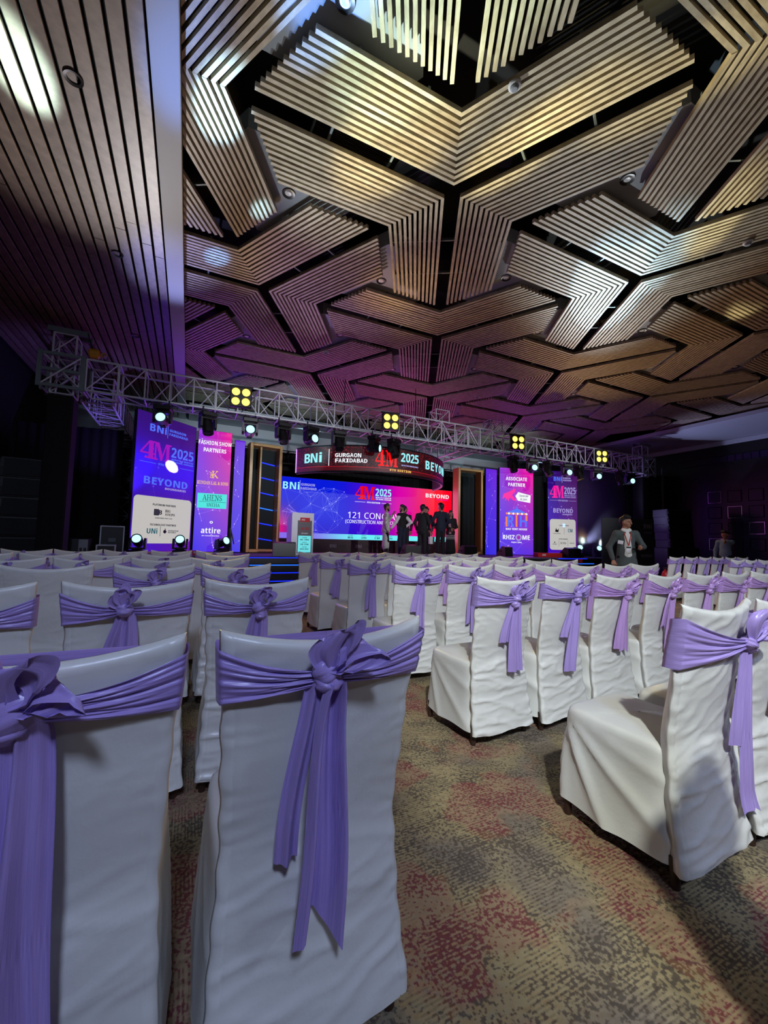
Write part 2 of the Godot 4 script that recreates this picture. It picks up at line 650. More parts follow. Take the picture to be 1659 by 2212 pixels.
func carpet_image() -> Image:
	var s := 1400                     # four metres a side
	var seeds := [[11, 0.004, 3], [23, 0.0052, 3], [37, 0.15, 3], [41, 0.012, 3], [53, 0.02, 2]]
	var d := []
	for q in seeds:
		var f := FastNoiseLite.new()
		f.noise_type = FastNoiseLite.TYPE_SIMPLEX_SMOOTH
		f.seed = q[0]
		f.frequency = q[1]
		f.fractal_octaves = q[2]
		var im := f.get_seamless_image(s, s)
		im.convert(Image.FORMAT_L8)
		d.append(im.get_data())
	var tone: PackedByteArray = d[0]
	var red: PackedByteArray = d[1]
	var speck: PackedByteArray = d[2]
	var patch: PackedByteArray = d[3]
	var warp: PackedByteArray = d[4]
	var out := PackedByteArray()
	out.resize(s * s * 3)
	var at := 0
	for y in s:
		for x in s:
			var j := y * s + x
			var wv := warp[j] - 128
			var cx: int = (x + wv / 5) / 62
			var cy := (y - wv / 6) / 62
			var hsh := ((cx * 73856093) ^ (cy * 19349663)) & 1023
			var along := x if hsh & 1 else y
			var strp := 1.0 if ((along * 10 + (wv + 128) / 14) % 44) < 20 else 0.0
			var sp := speck[(x / 2 * 2) * s % (s * s) + y] if hsh & 1 else speck[j]
			var t := tone[j] / 255.0
			var p := patch[j] / 255.0
			var rd := red[j] / 255.0
			var mix_b := (hsh >> 4) % 4
			var ink := (strp - 0.45) * (0.18 if mix_b < 2 else 0.05) + sp / 255.0 + (0.5 - p) * 0.55
			var r := 128.0 + t * 26.0
			var g := 114.0 + t * 25.0
			var b := 87.0 + t * 16.0
			var gy := smoothstep(0.50, 0.22, t) * 0.6
			r = lerpf(r, 102.0, gy)
			g = lerpf(g, 93.0, gy)
			b = lerpf(b, 90.0, gy)
			var tn := smoothstep(0.52, 0.60, rd) * 0.6
			r = lerpf(r, 142.0, tn)
			g = lerpf(g, 114.0, tn)
			b = lerpf(b, 90.0, tn)
			if mix_b < 2:
				var k := 0.90 if strp > 0.5 else 1.03
				r *= k
				g *= k
				b *= k
			var m := smoothstep(0.53, 0.63, ink) * 0.76
			var rr := smoothstep(0.575, 0.625, rd)
			if m > 0.0:
				var br := 1.0 if rr < 0.5 and rd > 0.50 and (hsh >> 6) % 2 == 0 else 0.0
				r = lerpf(r, lerpf(lerpf(66.0, 96.0, br), 100.0, rr), m)
				g = lerpf(g, lerpf(lerpf(57.0, 58.0, br), 36.0, rr), m)
				b = lerpf(b, lerpf(lerpf(50.0, 44.0, br), 44.0, rr), m)
			out[at] = int(clampf(r, 0, 255))
			out[at + 1] = int(clampf(g, 0, 255))
			out[at + 2] = int(clampf(b, 0, 255))
			at += 3
	return Image.create_from_data(s, s, false, Image.FORMAT_RGB8, out)


func materials() -> void:
	var m: StandardMaterial3D
	m = mat("cover", Color(0.86, 0.86, 0.845), 0.33)
	m.normal_enabled = true
	m.normal_texture = noise_tex(5, 0.03, 256, 256, Color.BLACK, Color.WHITE, true, 2.0, 3)
	m.normal_scale = 0.25
	m.uv1_triplanar = true
	m.uv1_scale = Vector3(5, 5, 5)
	for q in [["sash", Color(0.72, 0.63, 0.90)], ["sash_pink_lit", Color(0.78, 0.63, 0.88)]]:  # second tone: pinkish light put into the colour of the same lilac sash
		m = mat(q[0], q[1], 0.30)
		m.albedo_texture = noise_tex(8, 0.02, 128, 512, Color(0.86, 0.86, 0.90), Color.WHITE, false)
		m.normal_enabled = true
		m.normal_texture = noise_tex(7, 0.012, 128, 512, Color.BLACK, Color.WHITE, true, 5.0, 4)
		m.normal_scale = 0.5
		m.uv1_scale = Vector3(0.5, 6, 1)
	mat("chair_leg", Color(0.20, 0.12, 0.09), 0.5)
	m = mat("carpet", Color.WHITE, 0.95)
	m.albedo_texture = ImageTexture.create_from_image(carpet_image())
	m.uv1_triplanar = true
	m.uv1_world_triplanar = true
	m.uv1_scale = Vector3(0.25, 0.25, 0.25)
	m.normal_enabled = true
	m.normal_texture = noise_tex(15, 0.2, 512, 512, Color.BLACK, Color.WHITE, true, 3.0, 2)
	m.normal_scale = 0.5
	for q in [["slat_a", Color(0.75, 0.705, 0.61)], ["slat_b", Color(0.71, 0.66, 0.56)], ["slat_c", Color(0.78, 0.74, 0.65)]]:
		m = mat(q[0], q[1], 0.5)
		m.albedo_texture = noise_tex(3, 0.02, 512, 64, Color(0.82, 0.8, 0.78), Color.WHITE)
		m.uv1_scale = Vector3(1, 8, 1)
	for q in [["plank_a", Color(0.50, 0.44, 0.385)], ["plank_b", Color(0.47, 0.41, 0.36)], ["plank_c", Color(0.53, 0.465, 0.41)]]:
		m = mat(q[0], q[1], 0.42)
		m.albedo_texture = noise_tex(4, 0.03, 512, 64, Color(0.82, 0.8, 0.78), Color.WHITE)
		m.uv1_scale = Vector3(0.5, 3, 1)
	mat("void", Color(0.012, 0.012, 0.014), 0.9)
	mat("plaster", Color(0.72, 0.74, 0.76), 0.8)
	mat("plate", Color(0.55, 0.57, 0.60), 0.8)
	mat("drape", Color(0.012, 0.013, 0.017), 0.95)
	mat("panelling", Color(0.035, 0.028, 0.028), 0.35)
	mat("dark_wall", Color(0.03, 0.03, 0.035), 0.8)
	mat("steel", Color(0.74, 0.75, 0.77), 0.42, 0.25)
	mat("steel_dull", Color(0.40, 0.44, 0.45), 0.6, 0.2)
	mat("black_steel", Color(0.05, 0.05, 0.055), 0.5, 0.3)
	mat("black", Color(0.025, 0.025, 0.028), 0.45)
	mat("black_matt", Color(0.02, 0.02, 0.023), 0.85)
	mat("grille_mesh", Color(0.06, 0.06, 0.07), 0.6, 0.4)
	mat("white_plastic", Color(0.82, 0.83, 0.84), 0.4)
	mat("chrome", Color(0.75, 0.76, 0.78), 0.18, 1.0)
	mat("gold_wood", Color(0.72, 0.50, 0.28), 0.4)
	mat("deck", Color(0.33, 0.30, 0.37), 0.6)
	mat("fascia", Color(0.17, 0.055, 0.075), 0.6)
	mat("red", Color(0.72, 0.06, 0.07), 0.45)
	mat("yellow", Color(0.75, 0.52, 0.06), 0.5)
	mat("pod_white", Color(0.88, 0.88, 0.91), 0.35)
	mat("print_grey", Color(0.42, 0.40, 0.42), 0.6)
	mat("print_cyan", Color(0.30, 0.72, 0.80), 0.6)
	mat("print_white", Color(0.85, 0.85, 0.88), 0.6)
	mat("print_dim", Color(0.45, 0.42, 0.46), 0.6)
	mat("print_dark", Color(0.10, 0.11, 0.14), 0.6)
	mat("print_black", Color(0.015, 0.015, 0.018), 0.6)
	mat("print_red", Color(0.75, 0.08, 0.10), 0.6)
	mat("glass_violet_reflection", Color(0.16, 0.12, 0.24), 0.15)  # dark panes; violet light reflected from the screens put into the colour
	mat("oak_edge", Color(0.75, 0.55, 0.36), 0.5)
	mat("skin", Color(0.58, 0.40, 0.31), 0.5)
	mat("hair", Color(0.025, 0.02, 0.02), 0.6)
	for q in [["cloth_white", Color(0.80, 0.80, 0.78)], ["cloth_black", Color(0.03, 0.03, 0.035)], ["cloth_navy", Color(0.05, 0.08, 0.16)], ["cloth_charcoal", Color(0.07, 0.07, 0.08)], ["cloth_grey", Color(0.30, 0.31, 0.36)], ["cloth_blazer", Color(0.26, 0.29, 0.29)], ["cloth_trousers", Color(0.035, 0.037, 0.045)], ["cloth_sky", Color(0.42, 0.53, 0.62)], ["cloth_kurta", Color(0.72, 0.72, 0.68)], ["cloth_pink", Color(0.62, 0.45, 0.48)]]:
		mat(q[0], q[1], 0.85)
	m = mat("floral", Color(0.86, 0.85, 0.80), 0.85)
	m.albedo_texture = noise_tex(91, 0.045, 256, 256, Color(0.28, 0.30, 0.32), Color.WHITE)
	var gr: Gradient = (m.albedo_texture as NoiseTexture2D).color_ramp
	gr.interpolation_mode = Gradient.GRADIENT_INTERPOLATE_LINEAR
	gr.set_offset(0, 0.40)
	gr.set_offset(1, 0.50)
	m.uv1_triplanar = true
	m.uv1_scale = Vector3(2, 2, 2)
	# things that give light
	glow("lamp_yellow", Color(1.0, 0.86, 0.36), 2.4)
	glow("lens_cyan", Color(0.68, 0.97, 1.0), 1.7)
	glow("led_blue", Color(0.05, 0.16, 1.0), 1.6)
	glow("led_ice", Color(0.12, 0.42, 1.0), 1.6)
	glow("led_pink", Color(0.85, 0.55, 0.95), 0.9)
	glow("type_white", Color(0.96, 0.97, 1.0), 1.0)
	glow("type_ice", Color(0.60, 0.95, 0.98), 1.0)
	glow("type_red", Color(0.95, 0.03, 0.05), 1.0)
	glow("type_blue", Color(0.32, 0.45, 1.0), 0.95)
	glow("type_magenta", Color(0.66, 0.08, 0.78), 0.85)
	glow("type_pink", Color(1.0, 0.05, 0.62), 1.0)
	glow("type_gold", Color(0.98, 0.78, 0.40), 0.95)
	glow("type_orange", Color(0.98, 0.52, 0.30), 0.95)
	glow("type_lilac", Color(0.75, 0.70, 0.98), 0.7)
	glow("type_black", Color(0.02, 0.03, 0.04), 0.5)
	glow("type_grey", Color(0.25, 0.26, 0.30), 0.5)
	glow("type_teal", Color(0.10, 0.45, 0.50), 0.6)
	glow("card_cyan", Color(0.30, 0.95, 0.92), 0.85)
	glow("card_white", Color(0.86, 0.85, 0.83), 0.72)
	glow("card_ice", Color(0.45, 0.92, 0.95), 0.85)
	glow("star_ice", Color(0.72, 0.72, 1.0), 0.8)
	glow("unseen_spot_glow", Color(0.75, 0.82, 1.0), 0.8)  # lens glow of the spotlights out of view


# a colour field with a mesh of fine lines and points, as the LED pictures show
func network_image(w: int, h: int, corners: Array, seed_: int, pts: int, reach: float, spread := Rect2(0, 0, 1, 1), strength := 0.45) -> Image:
	var im := Image.create(w, h, false, Image.FORMAT_RGB8)
	for y in h:
		var fy := float(y) / h
		for x in w:
			var fx := float(x) / w
			var a: Color = corners[0].lerp(corners[1], fx)
			var b: Color = corners[2].lerp(corners[3], fx)
			im.set_pixel(x, y, a.lerp(b, fy))
	rng.seed = seed_
	var p := []
	for j in pts:
		p.append(Vector2(spread.position.x + rng.randf() * spread.size.x, spread.position.y + rng.randf() * spread.size.y) * Vector2(w, h))
	for j in pts:
		for q in range(j):
			var a: Vector2 = p[j]
			var b: Vector2 = p[q]
			var l := a.distance_to(b)
			if l < reach * w:
				for s in int(l) + 1:
					var c := a.lerp(b, s / maxf(l, 1.0))
					var xi := int(c.x)
					var yi := int(c.y)
					if xi >= 0 and yi >= 0 and xi < w and yi < h:
						im.set_pixel(xi, yi, im.get_pixel(xi, yi).lerp(Color(0.82, 0.62, 1.0), strength))
	for j in pts:
		var r := 1 + (j % 2)
		for dy in range(-r, r + 1):
			for dx in range(-r, r + 1):
				var xi := int(p[j].x) + dx
				var yi := int(p[j].y) + dy
				if xi >= 0 and yi >= 0 and xi < w and yi < h and dx * dx + dy * dy <= r * r:
					im.set_pixel(xi, yi, im.get_pixel(xi, yi).lerp(Color(0.9, 0.85, 1.0), 0.75))
	return im


# ---------------------------------------------------------------- covered chairs
var fold_noise := FastNoiseLite.new()
const HALF := [[0.04, 0.252], [0.25, 0.234], [0.5, 0.221], [0.75, 0.232], [1.02, 0.250]]
const ZCOR := [[0.04, -0.030], [0.3, -0.070], [0.5, -0.080], [0.75, -0.045], [1.02, 0.0]]
const BULG := [[0.04, 0.012], [0.5, 0.026], [1.02, 0.042]]
const THICK := [[0.04, 0.05], [0.5, 0.05], [1.02, 0.034]]


func along(tab: Array, y: float) -> float:
	for j in tab.size() - 1:
		if y <= tab[j + 1][0] or j == tab.size() - 2:
			var f := clampf((y - tab[j][0]) / (tab[j + 1][0] - tab[j][0]), 0.0, 1.0)
			return lerpf(tab[j][1], tab[j + 1][1], f * f * (3.0 - 2.0 * f) * 0.5 + f * 0.5)
	return tab[0][1]


func rear(x: float, y: float) -> Vector3:
	var q := x / along(HALF, y)
	return Vector3(x, y, along(ZCOR, y) + along(BULG, y) * (1.0 - q * q))


func crease(x: float, y: float, p: Dictionary) -> float:
	var sd: float = p.seed
	var nz := fold_noise.get_noise_2d(x * 2.4 + sd * 7.1, y * 5.0 + sd * 3.3)
	var low := smoothstep(0.62, 0.38, y + x * 0.15)
	var sidey := pow(absf(x) / 0.25, 3.0)
	var r1 := pow(1.0 - absf(sin((y * 9.0 + x * (1.2 + p.slant * 3.0) + nz * 0.7) * PI + sd)), 2.0)
	var r2 := pow(1.0 - absf(sin((y * 15.0 - x * (2.2 - p.slant * 4.0) + nz * 0.9) * PI + sd * 2.0)), 1.7)
	var r3 := pow(1.0 - absf(sin((y * 21.0 + nz * 1.1 + x * signf(x) * 3.5) * PI)), 1.5)
	var r4 := pow(1.0 - absf(sin((y * 11.0 + x * 9.0 * signf(p.slant) + nz * 0.8) * PI + sd)), 2.0)
	var mk := 0.5 + 0.5 * fold_noise.get_noise_2d(x * 1.3 - sd, y * 4.0 + sd * 5.0)
	var tuck := (y - 0.47 + x * x * 1.2 - x * 0.05 * sin(sd)) / 0.012
	return (r1 * low * 0.012 * mk + r2 * low * 0.008 * (1.1 - mk) + 0.005 * exp(-tuck * tuck) + 0.004 * low * smoothstep(0.0, 3.0, -tuck)) * p.low + r3 * sidey * 0.006 * p.side + (r4 * 0.006 * mk + nz * 0.0015) * (1.0 - low) * p.up


func back_cover_mesh(p: Dictionary, fine: bool) -> ArrayMesh:
	var xs := PackedFloat32Array([-1.0, -0.985, -0.955, -0.895, -0.885, -0.87])
	var nu := 30 if fine else 11
	for j in range(1, nu):
		xs.append(-0.87 + 1.74 * j / nu)
	xs.append_array(PackedFloat32Array([0.87, 0.885, 0.895, 0.955, 0.985, 1.0]))
	var rows := 104 if fine else 24
	var pts := PackedVector3Array()
	var fr := 10
	var cols := xs.size() + fr
	for r in rows + 5:
		var roll := maxi(0, r - rows)
		var f := minf(1.0, float(r) / rows)
		var an := roll * PI / 8.0
		for c in cols:
			var q := xs[c] if c < xs.size() else 1.0 - 2.0 * (c - xs.size() + 0.5) / fr
			var ytop := 0.953 + 0.033 * q * q
			var hem: float = 0.064 + 0.004 * sin(q * 5.0 + p.seed) * p.low
			var y := hem + f * (ytop - hem)
			var hw := along(HALF, y)
			var x := q * hw
			var th := along(THICK, y)
			var b := rear(x, y)
			var z := b.z
			if c < xs.size():
				var rr := 1.0 - absf(q)
				z -= 0.010 * pow(clampf(1.0 - rr / 0.045, 0.0, 1.0), 2.0)
				if absf(absf(q) - 0.885) < 0.004:
					z -= 0.0022
				z += crease(x, y, p) * clampf(rr * 20.0, 0.1, 1.0)
			else:
				z -= th - 0.004
			var mid := b.z - th * 0.5
			z = mid + (z - mid) * cos(an)
			y += th * 0.5 * sin(an)
			if absf(q) > 0.9 and y < 0.9:
				x += signf(q) * 0.003 * sin(y * 60.0 + p.seed * 3.0 + q) * p.side
			pts.append(Vector3(x, y, z))
	var b2 := B.new()
	b2.grid(pts, rows + 5, cols, true, Vector3(0, 0.5, -0.02))
	return b2.mesh()


func seat_cover_mesh(p: Dictionary, fine: bool) -> ArrayMesh:
	var ring := 128 if fine else 40
	var down := 20 if fine else 8
	var rows := []
	var pts := PackedVector3Array()
	var cnt := 0
	for r in down + 1:
		rows.append([1.0, 0.072 + 0.363 * r / down, 1.0 - float(r) / down])
	for r in range(1, 4):
		var a := r * PI / 6.0
		rows.append([1.0 - 0.055 * (1.0 - cos(a)) / 1.0 * 2.0, 0.435 + 0.032 * sin(a), 0.0])
	for q in [0.72, 0.52, 0.3, 0.02]:
		rows.append([q, 0.467 + 0.014 * (1.0 - q), 0.0])
	for r in rows:
		var s: float = r[0]
		var fl: float = r[2]
		for c in ring:
			var an := TAU * c / ring
			var ca := cos(an)
			var sa := sin(an)
			var ex := 7.0
			var rad := pow(pow(absf(ca), ex) + pow(absf(sa), ex), -1.0 / ex)
			var ux := ca * rad
			var uz := sa * rad
			var hx: float = (0.220 + 0.026 * fl) * s
			var z0 := -0.315
			var hz: float = 0.232 + 0.018 * fl
			var x := ux * hx * (1.0 - 0.05 * (1.0 if uz < 0 else 0.0) * absf(uz))
			var z: float = z0 + uz * hz * s
			# pleats that fan down the skirt from the front corners
			var away := atan2(0.46 - r[1], maxf(uz + 1.05, 0.02) * 0.24)
			var fan: float = pow(1.0 - absf(sin(away * 8.5 + p.seed + 0.5 * sin(away * 3.0))), 1.6) * smoothstep(0.5, 0.95, absf(ux))
			var front: float = pow(1.0 - absf(sin(an * 7.0 + p.seed)), 1.5) * (1.0 - smoothstep(0.5, 0.95, absf(ux)))
			var bump: float = (fan * 0.014 + front * 0.007) * sin(clampf((0.45 - r[1]) * 4.5, 0.0, 1.0) * 1.57) * p.skirt
			var yy: float = r[1] + (0.004 * sin(an * 5.0 + p.seed) * fl)
			if fl == 0.0:
				yy += 0.003 * fold_noise.get_noise_2d(x * 9.0 + p.seed, z * 9.0)
			x += ux * bump
			z += uz * bump
			pts.append(Vector3(x, yy, z))
			cnt += 1
	var b := B.new()
	b.grid(pts, rows.size(), ring, true, Vector3(0, 0.25, -0.31))
	return b.mesh()


func pleat(v: float, u: float, sd: float) -> float:
	var a := absf(sin((v * 3.0 + sd + 0.22 * sin(u * 3.0 + sd)) * PI))
	var b := absf(sin((v * 5.4 + sd * 1.7 - 0.20 * sin(u * 4.0 + sd * 2.0)) * PI))
	var c := absf(sin((v * 9.0 + sd * 2.3 + 0.30 * sin(u * 5.0 + sd)) * PI))
	return pow(a, 0.6) * 0.5 + pow(b, 0.6) * 0.32 + pow(c, 0.7) * 0.18


func sash_mesh(s: Dictionary, fine: bool) -> ArrayMesh:
	var b := B.new()
	var nv := 44 if fine else 14
	var nr := 26 if fine else 10
	for side in [-1.0, 1.0]:
		var yt: float = s.lt if side < 0 else s.rt
		var yb: float = s.lb if side < 0 else s.rb
		var pts := PackedVector3Array()
		var uvs := PackedVector2Array()
		var rows := 0
		for r in range(-7, nr + 1):
			rows += 1
			for c in nv + 1:
				var v := float(c) / nv
				var y := lerpf(yb, yt, v)
				var hw := along(HALF, y) + 0.004
				var th := along(THICK, y)
				var p := Vector3.ZERO
				if r <= -3:
					# straight chord across the front of the hollow back
					var f := (-3.0 - r) / 4.0
					p = Vector3(side * hw * (1.0 - f), y, rear(hw - 0.004, y).z - th - 0.008 + 0.003 * pleat(v, f, s.seed))
					p.y += (s.get("ft", 0.945) - yt) * v * v
				elif r < 0:
					var f2 := (r + 3.0) / 3.0
					p = Vector3(side * (hw + 0.003), y + (s.get("ft", 0.945) - yt) * v * v * (1.0 - f2), rear(hw - 0.004, y).z - th * (1.0 - f2) - 0.006 * (1.0 - f2))
				else:
					var u := float(r) / nr
					var e := pow(u, 0.92)
					var kt: float = s.ky + 0.016
					var kb: float = s.ky - 0.012
					var top := lerpf(yt, kt, e) - 0.014 * sin(u * PI)
					var bot := lerpf(yb, kb, pow(u, 0.95)) - 0.006 * sin(u * PI)
					y = lerpf(bot, top, v)
					var x := lerpf(side * (along(HALF, y) + 0.003), s.kx, u)
					p = rear(clampf(x, -0.25, 0.25), y)
					p.x = x
					p.z += 0.006 + pleat(v, u, s.seed + (0.3 if side > 0 else 0.0)) * (0.011 + 0.012 * u) + 0.016 * u * u * u
					if v < 0.02 or v > 0.98:
						p.z -= 0.003
				pts.append(p)
				uvs.append(Vector2(float(r) / nr, v))
		b.grid(pts, rows, nv + 1, false, Vector3.INF, Vector3(0, 0, 1), uvs)
	return b.mesh()


func knot_mesh(s: Dictionary, fine: bool) -> ArrayMesh:
	var b := B.new()
	var nr := 16 if fine else 8
	var nc := 28 if fine else 12
	for q in s.knots:
		var pts := PackedVector3Array()
		var c := rear(q[0], q[1]) + Vector3(0, 0, 0.028 + q[5])
		var rot := Basis(Vector3(0, 0, 1), q[4])
		for r in nr + 1:
			var la := -PI / 2 + PI * r / nr
			for k in nc:
				var lo := TAU * k / nc
				var w := 1.0 + 0.10 * sin(la * 5.0 + lo * 2.0 + s.seed) + 0.07 * sin(la * 11.0 - lo + s.seed)
				pts.append(c + rot * Vector3(cos(la) * cos(lo) * q[2] * w, sin(la) * q[3] * (0.95 + 0.05 * w), cos(la) * sin(lo) * 0.028 * w))
		b.grid(pts, nr + 1, nc, true, c)
	return b.mesh()


# a strip of cloth: centre line, direction of its width and half width at each step
func ribbon(b: B, c: PackedVector3Array, w: PackedVector3Array, hw: PackedFloat32Array, nf: float, amp: float, ph: float, cut := 0.0, nc := 12, thin := 0.0) -> void:
	var pts := PackedVector3Array()
	var uvs := PackedVector2Array()
	var n := c.size()
	for j in n:
		var tg := (c[mini(j + 1, n - 1)] - c[maxi(j - 1, 0)]).normalized()
		var nm := tg.cross(w[j]).normalized()
		if nm.z < 0 and absf(nm.z) > 0.2:
			nm = -nm
		var f := float(j) / (n - 1)
		for k in nc + 1:
			var v := -1.0 + 2.0 * k / nc
			var d := amp * (sin(v * PI * nf + ph + f * 0.8) + 0.45 * sin(v * PI * nf * 2.3 + ph * 2.0 - f * 1.3)) * (1.0 - thin * (1.0 - f))
			var p := c[j] + w[j] * (v * hw[j]) + nm * d
			if cut != 0.0:
				p += tg * cut * pow(f, 8.0) * (absf(v) - 0.4 + 0.25 * v)
			pts.append(p)
			uvs.append(Vector2(f * 2.0, v * 0.5 + 0.5))
	b.grid(pts, n, nc + 1, false, Vector3.INF, Vector3(0, 0.2, 1), uvs)


func curve_pts(a: Array, n: int) -> PackedVector3Array:
	# Catmull-Rom through the given points
	var out := PackedVector3Array()
	for j in n:
		var f := float(j) / (n - 1) * (a.size() - 1)
		var k := mini(int(f), a.size() - 2)
		var p0: Vector3 = a[maxi(k - 1, 0)]
		var p1: Vector3 = a[k]
		var p2: Vector3 = a[k + 1]
		var p3: Vector3 = a[mini(k + 2, a.size() - 1)]
		out.append(p1.cubic_interpolate(p2, p0, p3, f - k))
	return out


func tail_mesh(s: Dictionary, q: Array, fine: bool) -> ArrayMesh:
	# q: x at knot, x at end, y at end, half width at knot, half width at end, folds, fold depth, phase, cut, stand-off
	var n := 22 if fine else 10
	var c := PackedVector3Array()
	var w := PackedVector3Array()
	var hw := PackedFloat32Array()
	for j in n:
		var f := float(j) / (n - 1)
		var y: float = lerpf(s.ky - 0.005, q[2], f)
		var x: float = lerpf(q[0], q[1], pow(f, 0.85)) + 0.006 * sin(f * 5.0 + q[7])
		var z: float = maxf(rear(clampf(x, -0.22, 0.22), y).z + 0.014 + q[6] * 1.1, lerpf(rear(x, s.ky).z + 0.028, rear(x, 0.6).z + 0.03, f)) + q[9] * (0.4 + 0.6 * f)
		c.append(Vector3(x, y, z))
		w.append(Vector3(1, 0, 0.12 * sin(q[7])).normalized())
		hw.append(lerpf(q[3], q[4], pow(f, 0.55)))
	var b := B.new()
	ribbon(b, c, w, hw, q[5], q[6], q[7], q[8], 20 if fine else 9, 0.35)
	return b.mesh()


func loop_mesh(s: Dictionary, fine: bool) -> ArrayMesh:
	var b := B.new()
	var n := 22 if fine else 10
	var k := rear(s.kx, s.ky) + Vector3(0, 0.012, 0.036)
	for q in s.loops:
		# q: angle of the loop, length, roundness, half width, tilt of its width, phase
		var d := Vector3(sin(q[0]), cos(q[0]), 0)
		var e := Vector3(d.y, -d.x, 0)
		var l: float = q[1]
		var c := curve_pts([k, k + d * l * 0.5 - e * l * q[2] + Vector3(0, 0, 0.008), k + d * l - e * l * q[2] * 0.45 + Vector3(0, 0, 0.022), k + d * l * 0.98 + e * l * q[2] * 0.7 + Vector3(0, 0, 0.024), k + d * l * 0.5 + e * l * q[2] * 0.8 + Vector3(0, 0, 0.02), k + Vector3(0, 0, 0.01)], n)
		var w := PackedVector3Array()
		var hw := PackedFloat32Array()
		for j in n:
			var f := float(j) / (n - 1)
			# the band turns from lying flat on its rising side to standing on its falling side
			var al := lerpf(0.15, 1.35, smoothstep(0.15, 0.85, f)) + 0.25 * sin(q[5] + f * 4.0)
			w.append((e * cos(al) + d * sin(al) + Vector3(0, 0, 0.35 + 0.5 * sin(f * PI)) * q[4]).normalized())
			hw.append(lerpf(0.012, q[3], pow(sin(clampf(f, 0.02, 0.98) * PI), 0.6)))
		for j in n:
			c[j].z += hw[j] * 0.8 * q[4]
		ribbon(b, c, w, hw, 1.4, 0.0045, q[5], 0.0, 10 if fine else 5)
	return b.mesh()


var leg_mesh: ArrayMesh
var cover_kinds := {}
var sash_kinds := {}


func cover_kind(id: int, fine: bool) -> Array:
	var key := "%d%s" % [id, fine]
	if not cover_kinds.has(key):
		rng.seed = 100 + id
		var p := {"seed": id * 1.37 + 0.4, "low": rng.randf_range(0.8, 1.4), "side": rng.randf_range(0.6, 1.2), "slant": rng.randf_range(-0.4, 0.7), "up": rng.randf_range(0.4, 0.9), "skirt": rng.randf_range(0.7, 1.1)}
		if id == 0:
			p = {"seed": 2.1, "low": 0.6, "side": 0.8, "slant": -0.4, "up": 0.25, "skirt": 0.35}
		if id == 1:
			p = {"seed": 3.9, "low": 0.6, "side": 0.5, "slant": -0.7, "up": 0.25, "skirt": 0.35}
		if id == 2:
			p = {"seed": 0.9, "low": 0.9, "side": 1.1, "slant": -0.5, "up": 1.6, "skirt": 1.2}
		cover_kinds[key] = [back_cover_mesh(p, fine), seat_cover_mesh(p, fine)]
	return cover_kinds[key]


